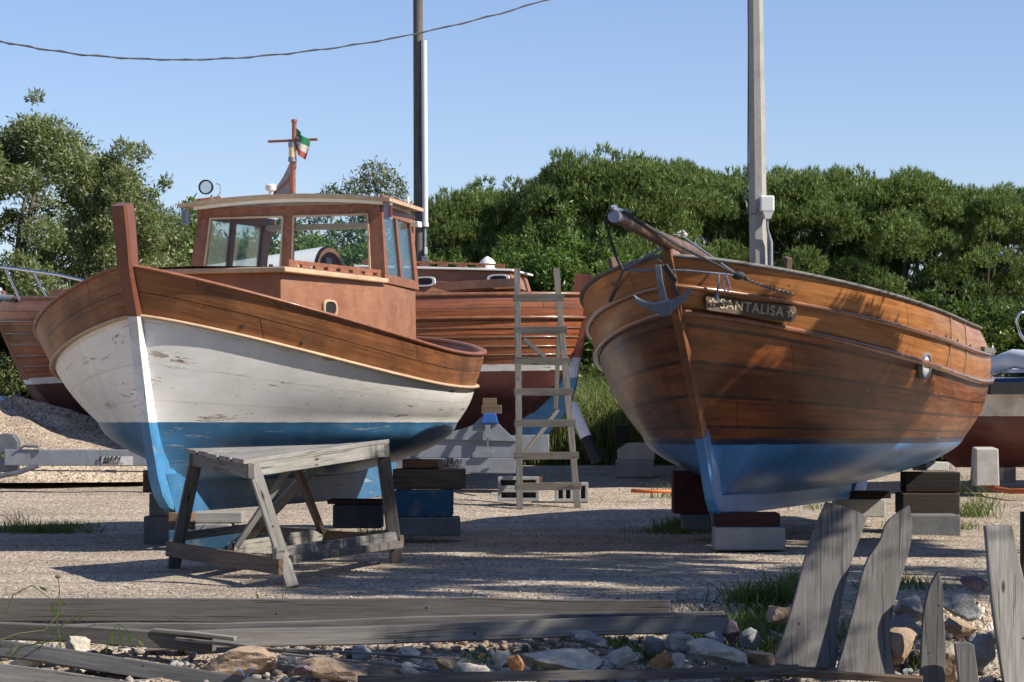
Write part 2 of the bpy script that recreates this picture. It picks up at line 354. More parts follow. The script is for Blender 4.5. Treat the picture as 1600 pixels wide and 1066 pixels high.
# gravel ground
def m_gravel(name,base=(.45,.365,.275)):
    b=NB(name); v=b.coord('Object')
    vo=b.n('ShaderNodeTexVoronoi',{'Vector':v,'Scale':70.0}); vo2=b.n('ShaderNodeTexVoronoi',{'Vector':v,'Scale':34.0})
    c=b.n('ShaderNodeSeparateColor',{'Color':vo.outputs['Color']}).outputs[0]
    col=b.mix(c,[x*.55 for x in base],[x*1.35 for x in base])
    c2=b.n('ShaderNodeSeparateColor',{'Color':vo2.outputs['Color']})
    col=b.mix(b.math('GREATER_THAN',c2.outputs[1],.86),col,(.60,.55,.48))
    col=b.mix(b.math('LESS_THAN',c2.outputs[1],.1),col,(.20,.14,.10))
    big=b.noise(v,.9,5,.6); col=b.mix(b.math('MULTIPLY',b.ramp(big,.42,.66),.42),col,(.20,.16,.115)); rut=b.noise(b.coord('Object',(.25,1.9,1),(0,0,.18)),1.3,5,.6,.3); col=b.mix(b.math('MULTIPLY',b.ramp(rut,.5,.62),.35),col,(.17,.135,.10)); fle=b.ramp(b.noise(v,26,2,.5),.70,.74); col=b.mix(b.math('MULTIPLY',fle,.7),col,(.11,.075,.05))
    h=b.math('SUBTRACT',1.0,vo.outputs['Distance']); h2=b.math('SUBTRACT',1.0,vo2.outputs['Distance'])
    hh=b.math('ADD',b.math('MULTIPLY',h,.6),b.math('MULTIPLY',h2,.8)); hh=b.math('ADD',hh,b.math('MULTIPLY',b.noise(v,14,4),1.2))
    b.bsdf(color=col,rough=.95,spec=.15,normal=b.bump(hh,.9,.018)); return b.m
M['gravel']=m_gravel('gravel')
M['gravel_pile']=m_gravel('pale_gravel',(.50,.40,.29))
def m_rock(name,c,dark=(.06,.055,.05)):
    b=NB(name); v=b.coord(); n=b.noise(v,9,6,.7); n2=b.noise(v,50,4,.7); r=objrand(b)
    col=b.mix(b.ramp(n,.3,.7),[x*.65 for x in c],[x*1.2 for x in c]); col=b.mix(b.math('MULTIPLY',b.ramp(n2,.5,.75),.4),col,dark)
    col=b.mix(b.math('MULTIPLY',r,.3),col,[x*.6 for x in c])
    vo=b.n('ShaderNodeTexVoronoi',{'Vector':v,'Scale':5.0},feature='DISTANCE_TO_EDGE')
    h=b.math('ADD',n,b.math('MULTIPLY',n2,.3))
    b.bsdf(color=col,rough=.85,spec=.25,normal=b.bump(h,.8,.02)); return b.m
M['rock_g']=m_rock('grey_rock',(.30,.31,.32)); M['rock_w']=m_rock('cream_rock',(.58,.52,.42),(.2,.16,.1)); M['rock_b']=m_rock('tan_rock',(.40,.29,.20)); M['brick']=m_rock('broken_brick',(.50,.24,.10)); M['rock_p']=m_rock('purple_slate',(.20,.15,.17))
M['olive']=m_leaf('olive_leaf',(.11,.15,.045),(.24,.27,.11),(.40,.42,.27),.3)
M['broad']=m_leaf('broad_leaf',(.055,.12,.02),(.13,.22,.04),(.18,.24,.06),.35,.4)
M['bushdk']=m_leaf('dark_glossy_leaf',(.03,.065,.012),(.07,.12,.02),(.15,.19,.05),.3,.35)
M['dist']=m_leaf('dusty_leaf',(.10,.12,.05),(.17,.18,.09),None,.3)
M['pine']=m_leaf('pine_needle',(.075,.13,.03),(.20,.28,.07),(.34,.42,.14),.25,.55)
M['grass']=m_leaf('grass_blade',(.06,.11,.02),(.15,.20,.05),(.30,.28,.14),.35,.6)
M['reed']=m_leaf('reed_blade',(.13,.18,.045),(.28,.33,.12),(.38,.38,.22),.35,.6)
# ---------------------------------------------------------------- ground
def build_ground():
    xs=np.concatenate([np.linspace(-900,-15,10),np.linspace(-13,13,105),np.linspace(15,900,10)])
    ys=np.concatenate([np.linspace(-20,9,8),np.linspace(9.2,16,171),np.linspace(16.2,36,90),np.linspace(38,60,12),np.array([90,200,600,2000])])
    rs=np.random.RandomState(3); ph=rs.rand(12,3)*6.28; fr=rs.rand(12,2)*2.4-1.2
    v=[]
    for y in ys:
        for x in xs:
            z=gz(y)
            if abs(x)<14 and y<40:
                n=sum(math.sin(fr[k,0]*x*1.6+fr[k,1]*y*1.6+ph[k,0]) for k in range(12))/12
                z+=.022*n*(1 if y<36 else 0)
                n2=math.sin(x*5.1+ph[1,1]+math.sin(y*3.3))*math.sin(y*4.3+ph[2,1]+math.sin(x*2.7)); z+=.007*n2
                if y<14: z+=.03*math.sin(x*7+y*5)*min(1,(14-y))
            v.append((x,y,z))
    n=len(xs); f=[(i*n+k,i*n+k+1,(i+1)*n+k+1,(i+1)*n+k) for i in range(len(ys)-1) for k in range(n-1)]
    me=mkmesh('ground',v,f,M['gravel'],smooth=True); o=bpy.data.objects.new('ground',me); COL.objects.link(o); o['kind']='structure'
build_ground()
# ---------------------------------------------------------------- hulls
NU=72
UU=(1-np.cos(np.linspace(0,np.pi,NU+1)))/2
def hbf(u,B,um,p,q,pa,qa):
    v=np.clip(1-np.clip(1-u/um,0,1)**p,0,1)**(1/q); w=np.clip(1-np.clip((u-um)/(1-um),0,1)**pa,0,1)**(1/qa)
    return B*np.where(u<um,v,w)
def line(l):
    t0,t1,B,um,p,q,pa,qa,z0,z1,z2,z3=l
    return np.c_[hbf(UU,B,um,p,q,pa,qa),t0+(t1-t0)*UU,z0+z1*UU+z2*UU**2+z3*UU**3]   # (off,t,z)
def between(A,Bc,s,bulge=0):
    C=A*(1-s)+Bc*s; C[:,0]+=bulge*math.sin(math.pi*s)*np.minimum(1,A[:,0]/.5); return C
def hull_band(curves,side,v0=0.0):
    """grid mesh of one side with uv in metres"""
    rows=[[(side*p[0],p[1],p[2]) for p in c] for c in curves]
    mb=MB(); mb.grid(rows)
    v=v0; uv=[]
    mid=len(UU)//2
    for i,c in enumerate(curves):
        if i>0: v+=float(np.linalg.norm(curves[i][mid]-curves[i-1][mid]))
        d=np.linalg.norm(np.diff(c,axis=0),axis=1); L=np.concatenate([[0],np.cumsum(d)])
        uv+=[(a+(7.3 if side<0 else 0),v) for a in L]
    return mb,uv,v
def both(name,curves,mat,root,v0=0.,**k):
    a,ua,_=hull_band(curves,1,v0); b,ub,vv=hull_band(curves,-1,v0)
    a.add(b.v,b.f); a.uv=ua+ub
    o=part(name,a,mat,root,smooth=True,fix=False,**k)
    return o,vv
def lower(wl,zg,stem,stern,Bk=.05,n=9,bil=2.4,bq=1.5,qend=.55,wlp=None):
    """waterlines below the painted waterline; stem/stern: profile t as function of z"""
    out=[]; t0,t1,B,um,p,q,pa,qa,z0=wlp[:9]
    for i in range(1,n+1):
        s=i/n; z=z0-(z0-zg)*s
        b=(B)*(max(0,1-s**bil))**(1/bq)*(1-Bk/B)+Bk
        a0=np.interp(z,stem[0],stem[1]); a1=np.interp(z,stern[0],stern[1])
        out.append(line((a0,a1,b,um,p,q+(qend-q)*s,pa,qa+(qend-qa)*s,z,0,0,0)))
    return out
def strip(name,c,wd,ht,mat,root,side=(1,-1),outset=0.,dz=0.,u0=0,u1=None,label=None,rnd_=True):
    """moulding that follows a hull line"""
    mb=MB()
    for s in side:
        P=[Vector((s*(p[0]),p[1],p[2]+dz)) for p in c[u0:u1]]
        rows=[]
        for i,p in enumerate(P):
            t=(P[min(i+1,len(P)-1)]-P[max(i-1,0)]); t.z=0; t.normalize() if t.length>1e-6 else None
            nrm=Vector((t.y,-t.x,0))*s
            ring=[]
            for k in range(8):
                a=2*math.pi*k/8+math.pi/8; ring.append(p+nrm*(outset+math.cos(a)*wd/2*1.08)+Vector((0,0,math.sin(a)*ht/2*1.08)))
            rows.append(ring)
        mb.grid(rows,close=True)
    return part(name,mb,mat,root,smooth=True,label=label)
def profile_post(name,curve_tz,depth,wd,mat,root,uvs=True,taper=None):
    """stem / keel timber: outer curve in (t,z), depth measured inwards, width across"""
    mb=MB(); P=[Vector((0,t,z)) for t,z in curve_tz]; rows=[]; uv=[]; L=0
    for i,p in enumerate(P):
        t=(P[min(i+1,len(P)-1)]-P[max(i-1,0)]).normalized(); nn=Vector((0,-t.z,t.y)) # inward candidates
        if i: L+=(P[i]-P[i-1]).length
        d=depth if not hasattr(depth,'__len__') else depth[i]; w2=wd/2 if taper is None else taper[i]/2
        q=p+nn*d
        rows.append([p+Vector((-w2*.8,0,0)),p+Vector((w2*.8,0,0)),p+nn*.03+Vector((w2,0,0)),q+Vector((w2,0,0)),q+Vector((-w2,0,0)),p+nn*.03+Vector((-w2,0,0))])
        uv+=[(L,0),(L,wd),(L,wd+.03),(L,wd+.2),(L,.6),(L,.4)]
    mb.grid(rows,close=True); n=6
    mb.f.append(tuple(range(n))); mb.f.append(tuple((len(P)-1)*n+k for k in range(n)))
    mb.uv=uv
    return part(name,mb,mat,root)
def at(c,t,side=1):
    i=int(np.argmin(np.abs(c[:,1]-t))); a=c[max(i-1,0)];b=c[min(i+1,len(c)-1)]
    off=np.interp(t,c[:,1],c[:,0]);z=np.interp(t,c[:,1],c[:,2])
    tg=Vector((side*(b[0]-a[0]),b[1]-a[1],b[2]-a[2])).normalized()
    return Vector((side*off,t,z)),tg
# ================================================================ BOAT 1: white and blue, with wheelhouse
P1=[-2.911,19.2506,0.3208,0.0095,5.6504,1.7125,0.4445,2.5046,1.1779,2.2724,1.3968,2.1712,-2.6218,3.3858,-1.1298,0.183,5.4995,1.6157,0.4666,2.3728,1.3057,2.2972,1.3456,1.821,-2.2212,3.0014,-1.1877,0.4189,5.0278,1.4069,0.5011,1.9125,1.013,2.6982,1.6816]
b1=thing('fishing_boat','wooden boat with white topsides, blue bottom and brown wheelhouse, propped up behind the weathered table','boat',(P1[0],P1[1],0),-P1[2])
s1=line(P1[3:15]); r1=line(P1[15:27]); wp=list(P1[27:35])+[1.0,0,0,0]; w1=line(wp)
stem1=([0.30,.38,.555,1.0,1.82,2.17],[.88,.73,.53,.4189,.183,.01]); stern1=([0.30,.6,1.0,1.41,1.81],[5.0,5.02,5.03,5.50,5.65])
zg=.52
bul,_=both('bulwark',[s1,between(s1,r1,.33,.01),between(s1,r1,.66,.01),r1],M['bulwark'],b1)
lows=lower(w1,zg,stem1,stern1,wlp=wp,bil=2.0,bq=1.35,qend=.5,n=9)
def fair(A,Bc,n,bul=.03): return [between(A,Bc,i/n,bul) for i in range(n+1)]
both('hull',fair(r1,w1,6,.035)+lows,M['hull1'],b1,v0=.4)
strip('rubbing_strake',r1,.04,.028,M['pale_trim'],b1,outset=.015,dz=-.012)
strip('gunwale_cap',s1,.085,.035,M['red_wood'],b1,outset=-.02,dz=.012)
# inside of the bulwark and deck
inn=[s1.copy(),between(s1,r1,.9)]
inn[0][:,0]=np.maximum(inn[0][:,0]-.05,0); inn[1][:,0]=np.maximum(inn[1][:,0]-.08,0)
both('inner_planking',inn,M['red_wood'],b1)
dk=MB(); dk.grid([[(p[0],p[1],p[2]+.02) for p in inn[1]],[(0,p[1],p[2]+.06) for p in inn[1]],[(-p[0],p[1],p[2]+.02) for p in inn[1]]]); part('deck',dk,M['pale_trim'],b1)
# keel and stem, a sternpost and rudder
prof=[(-.14,2.62),(-.09,2.42),(-.04,2.17),(.03,2.0),(.11,1.82),(.17,1.6),(.25,1.3),(.33,1.0),(.42,.75),(.49,.56),(.57,.43),(.68,.34),(.82,.30)]
profile_post('stem',prof,[.14]*3+[.15]*3+[.2]*4+[.3]*3,.10,M['stem1'],b1,taper=[.13,.13,.12,.11,.10,.09,.09,.09,.09,.10,.10,.10,.10])
kb=MB(); kb.hexa([(-.05,.78,.296),(.05,.78,.296),(.05,5.02,.296),(-.05,5.02,.296),(-.055,.6,.6),(.055,.6,.6),(.055,5.03,.62),(-.055,5.03,.62)]); part('keel',kb,M['hull1'],b1)
rb=MB(); rb.prism([(-.025,5.05,.30),(-.025,5.66,.33),(-.025,5.62,.62),(-.025,5.35,1.0),(-.025,5.06,1.0)],(.05,0,0)); part('rudder',rb,M['hull1'],b1,bevel=.008)
# hawse hole dents along the bulwark (scuppers)
sm=MB()
for t,s in ((.55,.80),(.90,.82)):
    sm=MB(); pa,tg=at(between(s1,r1,s,.01),t,1); n=Vector((tg.y,-tg.x,0)).normalized(); sm.tube([pa-n*.01,pa+n*.008],.016,12); part('scupper',sm,M['black'],b1)
# trunk cabin and wheelhouse (local: off, t, z)
tr=MB()
bot=[(.74,1.25),(.93,3.0),(.77,4.2),(-.77,4.2),(-.93,3.0),(-.74,1.25)]
zt0,zt1=1.35,2.19
for a in range(6):
    pass
trv=[(x,y,zt0) for x,y in bot]+[(x*(.985),y,zt1) for x,y in bot]
tr.add(trv,[(i,(i+1)%6,(i+1)%6+6,i+6) for i in range(6)]+[(6,7,8,9,10,11)]); 
part('trunk_cabin',tr,M['hatchply'],b1,bevel=.01)
tc=MB(); tcv=[(.80,1.17,2.185),(.965,3.0,2.185),(-.965,3.0,2.185),(-.80,1.17,2.185)]
tc.hexa(tcv+[(x,y,2.225) for x,y,z in tcv]); part('trunk_roof_edge',tc,M['pale_trim'],b1,bevel=.008)
rf=MB(); rf.grid([[(-.78,1.2,2.227),(0,1.15,2.245),(.78,1.2,2.227)],[(-.94,3.,2.227),(0,3.,2.245),(.94,3.,2.227)]]); part('trunk_roof',rf,M['white'],b1)
# porthole on trunk side
def side_pt(t,z,x0=.74,t0=1.25,x1=.93,t1=3.0): 
    return Vector((x0+(x1-x0)*(t-t0)/(t1-t0),t,z))
pc=side_pt(2.02,1.93); tdir=Vector((.19,1.75,0)).normalized(); nd=Vector((tdir.y,-tdir.x,0))
def oval(c,a,b,u,v,n=28,rr=None,p=3): 
    out=[]
    for k in range(n):
        th=2*math.pi*k/n; cx,cy=math.cos(th),math.sin(th)
        out.append(c+u*a*math.copysign(abs(cx)**(2/p),cx)+v*b*math.copysign(abs(cy)**(2/p),cy))
    return out
Z=Vector((0,0,1))
ph=MB(); ph.grid([oval(pc+nd*.001,.115,.075,tdir,Z),oval(pc+nd*.016,.112,.073,tdir,Z),oval(pc+nd*.016,.092,.056,tdir,Z),oval(pc-nd*.02,.09,.054,tdir,Z)],close=True)
po=part('porthole',ph,M['pale_trim'],b1)
pg=MB(); q=oval(pc+nd*.004,.091,.055,tdir,Z); pg.add(q,[tuple(range(len(q)))]); part('porthole_glass',pg,M['black'],po)
# side walls of the wheelhouse with windows
def wall_strip(name,pts,mat,th=.035,par=b1):
    """planar polygon in 3D given thickness towards the centreline"""
    mb=MB(); a=Vector(pts[0]);b_=Vector(pts[1]);c=Vector(pts[2]); n=(b_-a).cross(c-a).normalized()
    ctr=sum((Vector(p) for p in pts),Vector())/len(pts)
    if n.dot(Vector((ctr.x,ctr.y-3.6,0)))>0: n=-n
    mb.prism(pts,n*th); return part(name,mb,mat,par,bevel=.004)
def SP(s,t,z):   # side plane of wheelhouse: bottom z=2.2 half width tapers aft, leans inwards
    x=.93-(t-3.0)*.125-(z-2.2)*.10; return (s*x,t+(z-2.2)*.0,z)
TF=3.02
for s in (1,-1):
    fr=MB()
    def quad(t0,z0,t1,z1,tt0=None,tt1=None):
        tt0=t0 if tt0 is None else tt0; tt1=t1 if tt1 is None else tt1
        P=[Vector(SP(s,t0,z0)),Vector(SP(s,t1,z0)),Vector(SP(s,tt1,z1)),Vector(SP(s,tt0,z1))]
        fr.prism(P,Vector((-s*.035,0,0)))
    quad(3.02,2.19,4.25,2.27); quad(3.06,2.27,3.14,2.785,3.10,3.17); quad(3.60,2.27,3.66,2.785); quad(4.13,2.27,4.25,2.785); quad(3.05,2.785,4.32,2.87)
    sw=part('side_wall',fr,M['red_wood'],b1,bevel=.003)
    for t0,t1 in ((3.14,3.60),(3.66,4.13)):
        g=MB(); P=[Vector(SP(s,t0,2.27)),Vector(SP(s,t1,2.27)),Vector(SP(s,t1,2.785)),Vector(SP(s,t0+(.03 if t0<3.2 else 0),2.785))]; g.prism([p-Vector((s*.012,0,0)) for p in P],Vector((-s*.006,0,0)))
        wn=part('side_window',g,M['glass_g'],b1)
        if s==1:
            tri=MB(); a=Vector(SP(s,t0+.02,2.28))-Vector((.03,0,0)); 
    # bracket at the roof's after end
    k=MB(); k.prism([SP(s,4.25,2.87),SP(s,4.34,2.87),SP(s,4.33,2.77),SP(s,4.25,2.60)],(-s*.03,0,0)); part('roof_knee',k,M['red_wood'],b1,bevel=.004)
# front: two windows
fw=MB()
def FP(x,z): return Vector((x*(1-(z-2.2)*.11),TF+(z-2.2)*.10,z))
def fq(x0,z0,x1,z1,xa=None,xb=None): 
    xa=x0 if xa is None else xa; xb=x1 if xb is None else xb
    fw.prism([FP(x0,z0),FP(x1,z0),FP(xb,z1),FP(xa,z1)],(0,.045,0))
fq(-.93,2.19,.93,2.27); fq(-.93,2.27,-.79,2.785); fq(.79,2.27,.93,2.785); fq(-.055,2.27,.055,2.785); fq(-.93,2.785,.93,2.88)
part('wheelhouse_front',fw,M['red_wood'],b1,bevel=.004)
for x0,x1 in ((-.79,-.055),(.055,.79)):
    g=MB(); g.prism([FP(x0,2.27)+Vector((0,.02,0)),FP(x1,2.27)+Vector((0,.02,0)),FP(x1,2.785)+Vector((0,.02,0)),FP(x0,2.785)+Vector((0,.02,0))],(0,.005,0))
    wn=part('windscreen',g,M['glass'],b1)
    t=MB()
    for a,b_ in (((x0,2.27),(x1,2.27)),((x1,2.27),(x1,2.785)),((x1,2.785),(x0,2.785)),((x0,2.785),(x0,2.27))):
        t.beam(FP(*a)-Vector((0,.004,0)),FP(*b_)-Vector((0,.004,0)),.016,.016,up=(0,1,0))
    part('window_bead',t,M['pale_trim'],wn)
# white lined rear posts and ceiling
rp=MB()
for x in (-.78,-.50,.62): rp.beam((x,4.2,1.5),(x*.96,4.2,2.84),.07,.05,up=(0,1,0))
rp.beam((-.8,4.2,2.78),(.8,4.2,2.78),.05,.10,up=(0,1,0))
part('rear_post',rp,M['white'],b1,bevel=.004)
def roofz(x): return 2.885+.055*(1-(x/.95)**2)
def roof_outline(e=0): return [(-.93-e,2.93-e),(.93+e,2.93-e),(.84+e,4.45+e),(-.84-e,4.45+e)]
def roof_sheet(z0,th,e,mat,name):
    mb=MB(); rows=[]
    for zz in (0,th):
        for yy in (0,1):
            row=[]
            for k in range(13):
                f=k/12; wv=(.95+e)*(1-yy)+(.75+e)*yy; x=-wv+2*wv*f; y=(2.98-e)*(1-yy)+(4.26+e)*yy; row.append((x,y,roofz(x)+z0+zz))
            rows.append(row)
    n=13; v=[p for r in rows for p in r]; f=[]
    A,B_,C_,D_=0,n,2*n,3*n
    for k in range(n-1): f+=[(A+k,A+k+1,B_+k+1,B_+k),(C_+k,D_+k,D_+k+1,C_+k+1),(A+k,C_+k,C_+k+1,A+k+1),(B_+k,B_+k+1,D_+k+1,D_+k)]
    f+=[(A,B_,D_,C_),(A+n-1,C_+n-1,D_+n-1,B_+n-1)]
    mb.add(v,f); return part(name,mb,mat,b1)
roof_sheet(-.03,.028,-.06,M['white'],'ceiling_panel'); rp_=roof_sheet(0,.03,.045,M['pale_trim'],'roof')
tr2=MB()
for s in (1,): tr2.beam((s*.78,3.3,roofz(.78)+.045),(s*.68,4.26,roofz(.70)+.05),.03,.045)
part('roof_rail',tr2,M['red_wood'],b1,bevel=.004)
# small stick on roof rear right
st=MB(); st.tube([(.70,4.15,2.92),(.70,4.15,3.03)],.014,8); part('aerial_stub',st,M['white_pl'],b1)
# hand rail with slots on trunk side
hr=MB(); a=Vector((.72,1.40,2.275)); b_=Vector((.90,2.95,2.275)); hr.beam(a+Vector((0,0,.006)),b_+Vector((0,0,.006)),.03,.03)
hr.beam(a-Vector((0,0,.045)),b_-Vector((0,0,.045)),.03,.025)
for k in range(8):
    f0=k/7.35; hr.beam(a.lerp(b_,f0)-Vector((0,0,.02)),a.lerp(b_,min(1,f0+.09))-Vector((0,0,.02)),.0285,.03)
part('handrail',hr,M['red_wood'],b1,bevel=.004)
# mast with crossbar on a wooden block
mz=roofz(0)+.03
m=MB(); m.beam((-.16,3.45,mz+.02),(.16,3.45,mz+.02),.16,.05,up=(0,0,1)); m.beam((0,3.37,mz+.05),(0,3.53,mz+.05),.16,.04)
part('mast_step',m,M['red_wood'],b1,bevel=.006)
m=MB(); m.tube([(0,3.45,mz+.04),(0,3.45,mz+.36)],.026,12); m.tube([(.012,3.45,mz+.30),(.012,3.45,mz+.72)],.021,12); m.tube([(.012,3.45,mz+.71),(.012,3.45,mz+.735)],.028,12)
part('mast',m,M['copper'],b1,smooth=False,auto=40)
m=MB(); m.tube([(0,3.44,mz+.36),(0,3.44,mz+.40)],.038,14); m.tube([(0,3.44,mz+.49),(0,3.44,mz+.53)],.038,14)
part('mast_lamp_cap',m,M['galv'],b1,auto=40)
m=MB(); m.tube([(0,3.44,mz+.40),(0,3.44,mz+.49)],.034,14); part('mast_lamp',m,M['amber'],b1,auto=40)
m=MB(); m.beam((-.225,3.42,mz+.545),(.225,3.48,mz+.555),.03,.022); part('crossbar',m,M['red_wood'],b1,bevel=.005)
def flag_mat():
    b=NB('tricolour_flag'); v=b.sep(b.coord('UV'))
    c=b.mix(b.math('GREATER_THAN',v[0],.36),(.02,.22,.10),(.66,.64,.60)); c=b.mix(b.math('GREATER_THAN',v[0],.70),c,(.50,.12,.10))
    e=b.math('MULTIPLY',b.math('LESS_THAN',b.math('ABSOLUTE',b.math('SUBTRACT',v[0],.47)),.07),b.math('LESS_THAN',b.math('ABSOLUTE',b.math('SUBTRACT',v[1],.35)),.13))
    c=b.mix(e,c,(.05,.08,.25)); b.bsdf(color=c,rough=.8); return b.m
def cloth(name,P00,P10,P01,P11,amp,mat,root,folds=2.5,nu=18,nv=10,inset=0):
    rows=[];uv=[]
    for i in range(nu+1):
        r=[]
        for j in range(nv+1):
            u=i/nu;v=j/nv
            p=Vector(P00)*(1-u)*(1-v)+Vector(P10)*u*(1-v)+Vector(P01)*(1-u)*v+Vector(P11)*u*v
            p+=Vector((amp*.5*math.sin(v*folds*6+u*2.1),amp*math.sin(v*folds*6.28+u*1.7),-.25*amp*math.sin(v*3.1)))*v
            r.append(p);uv.append((u,v))
        rows.append(r)
    mb=MB();mb.grid(rows);mb.uv=uv; return part(name,mb,mat,root,smooth=True,fix=False)
fl=cloth('ensign_flag',(.03,3.45,mz+.66),(.03,3.45,mz+.47),(.15,3.42,mz+.56),(.12,3.42,mz+.36),.035,flag_mat(),b1,folds=1.2)
# vertical stripes of the flag run along the hoist here because it hangs
def pennant_mat():
    b=NB('faded_pennant'); v=b.sep(b.coord('UV')); n=b.noise(b.coord('UV'),7,5,.7)
    c=b.mix(b.ramp(n,.35,.65),(.25,.24,.24),(.48,.46,.44)); x=b.math('LESS_THAN',b.math('ABSOLUTE',b.math('SUBTRACT',v[0],.45)),.09)
    c=b.mix(b.math('MULTIPLY',x,.8),c,(.35,.08,.09)); c=b.mix(b.math('LESS_THAN',b.math('ABSOLUTE',b.math('SUBTRACT',v[1],.75)),.10),c,(.33,.09,.10)); b.bsdf(color=c,rough=.85); return b.m
cloth('faded_pennant',(-.03,3.46,mz+.36),(-.03,3.46,mz+.05),(-.22,3.5,mz+.06),(-.26,3.5,mz+.02),.015,pennant_mat(),b1,folds=1)
for o in list(b1.children):
    if o.name.split('.')[0] in ('mast_step','mast','mast_lamp_cap','mast_lamp','crossbar','ensign_flag','faded_pennant'): o.location=(-.12,0,-.03)
# spotlight
sx=-.74; sz=roofz(sx)+.03
m=MB(); m.tube([(sx,3.1,sz),(sx,3.1,sz+.06)],.012,8); m.tube([(sx,3.1,sz),(sx,3.1,sz+.015)],.035,12); cb=[(sx+.03,3.1,sz+.02),(sx+.085,3.1,sz+.08),(sx+.07,3.12,sz+.15),(sx+.03,3.13,sz+.16)]; m.tube(cb,.004,6)
spb=part('spotlight_bracket',m,M['galv'],b1,auto=40)
fd=Vector((.12,-.98,-.05)).normalized(); c0=Vector((sx-.03,3.09,sz+.125)); m=MB(); m.tube([c0,c0+fd*.06,c0+fd*.075],[.05,.066,.066],24,cap=False); m.tube([c0-fd*.03,c0],[.02,.05],24); m.grid([[c0+fd*.075+v for v in oval(Vector(),a,a,Vector((0,0,1)),fd.cross(Vector((0,0,1))),24,p=2)] for a in (.066,.054)],close=True)
sp=part('spotlight',m,M['black'],b1,auto=40)
m=MB(); q=oval(c0+fd*.066,.054,.054,Z,fd.cross(Z),24,p=2); m.add(q,[tuple(range(24))]); part('lens',m,M['lamp_glass'],sp)
m=MB(); m.tube([(-.92,3.15,2.94),(-.70,3.2,2.965)],.03,10); part('fender_roll',m,M['red_wood'],b1,auto=50)
# gps dome, lamps
m=MB(); m.tube([(-.22,3.2,mz+.0),(-.22,3.2,mz+.05),(-.22,3.2,mz+.06),(-.22,3.2,mz+.10),(-.22,3.2,mz+.115)],[.012,.02,.045,.05,.03],16); part('gps_antenna',m,M['white_pl'],b1,auto=40)
for s in (1,-1):
    m=MB(); c=Vector((s*.965,3.02,2.80)); m.tube([c+Z*.05,c+Z*.07],.024,12); m.tube([c-Z*.07,c-Z*.05],.026,12); m.beam(c+Vector((-s*.05,0,0)),c+Vector((0,0,0)),.03,.13); lm=part('side_lamp_bracket',m,M['galv'],b1,auto=40)
    m=MB(); m.tube([c-Z*.05,c+Z*.05],.022,12); part('side_lamp_glass',m,M['red_glass'] if s==1 else M['galv_dk'],lm,auto=40)
# wiper arm and helm seen through glass
m=MB(); m.tube([(-.62,3.12,2.66),(-.60,3.16,2.60)],.008,6); m.tube([(-.35,3.5,2.1),(-.35,3.5,2.4)],.02,8); part('helm_post',m,M['galv_dk'],b1)
# ================================================================ BOAT 2: varnished, with bowsprit
P2=[1.1569,18.7375,0.3387,-0.0246,7.7117,1.502,0.4823,2.2413,1.3482,2.5947,1.6191,2.2046,-1.01,0.375,0.4654,0.0916,7.827,1.5209,0.4947,2.2696,1.2195,3.0677,1.9397,2.0024,-1.0778,0.4229,0.481,0.2341,7.7407,1.4937,0.5113,2.2446,1.208,3.1444,1.9826,1.8192,-1.2261,0.3812,0.663,0.8834,7.2704,1.3037,0.5072,1.8649,0.8569,2.8903,1.9731,0.8726]
def boat2_lines():
    s=line(P2[3:15]); r=line(P2[15:27]); b=line(P2[27:39]); wp=list(P2[39:47])+[P2[47],0,0,0]; return s,r,b,line(wp),wp
b2=thing('sailing_boat','varnished wooden boat with light blue bottom, bowsprit and carved name board','boat',(P2[0],P2[1],0),-P2[2])
s2,r2,q2,w2,wp2=boat2_lines()
st2=([.27,.40,.6,.8726,1.4,1.8192,2.0024,2.2],[1.35,1.17,1.02,.8834,.52,.2341,.0916,-.02]); sn2=([.27,.4,.8726,1.8],[6.6,6.8,7.27,7.7])
both('sheer_planks',fair(s2,r2,3,.01),M['varnish_up'],b2)
o_,vv=both('upper_planks',fair(r2,q2,2,.01),M['varnish_up'],b2,v0=.26)
both('hull',fair(q2,w2,7,.05),M['varnish'],b2,v0=.1)
both('hull_bottom',[w2]+lower(w2,.40,st2,sn2,wlp=wp2,bil=1.8,bq=1.25,qend=.45,n=11),M['hull2'],b2)
strip('upper_rubbing_strake',r2,.045,.036,M['pale_trim'] if 0 else M['varnish_trim'],b2,outset=.018)
strip('lower_rubbing_strake',q2,.055,.05,M['varnish_trim'],b2,outset=.02)
strip('gunwale_cap',s2,.09,.035,M['grey_wood'],b2,outset=-.015,dz=.015)
inn=[s2.copy(),r2.copy()]
inn[0][:,0]=np.maximum(inn[0][:,0]-.05,0); inn[1][:,0]=np.maximum(inn[1][:,0]-.08,0)
both('inner_planking',inn,M['varnish_trim'],b2)
dk=MB(); dk.grid([[(p[0],p[1],p[2]+.02) for p in inn[1]],[(0,p[1],p[2]+.06) for p in inn[1]],[(-p[0],p[1],p[2]+.02) for p in inn[1]]]); part('deck',dk,M['varnish_trim'],b2)
prof=[(-.09,2.26),(-.07,2.2),(0,2.0),(.12,1.82),(.30,1.6),(.52,1.3),(.69,1.05),(.80,.873)]
profile_post('stem',prof,.22,.075,M['varnish_trim'],b2)
prof=[(.80,.873),(.92,.7),(1.02,.52),(1.10,.40),(1.19,.31),(1.32,.27),(1.6,.268),(3.5,.268),(6.2,.27)]
profile_post('keel',prof,[.22,.24,.24,.22,.18,.16,.16,.16,.16],.085,M['keel2'],b2)
rb=MB(); rb.prism([(-.025,6.25,.27),(-.025,6.9,.30),(-.025,7.35,.7),(-.025,7.5,1.2),(-.025,7.3,1.2),(-.025,6.7,.5)],(.05,0,0)); part('rudder',rb,M['keel2'],b2,bevel=.008)
# raised aft quarter cap
c=s2.copy(); i0=int(np.argmin(np.abs(c[:,1]-6.9)))
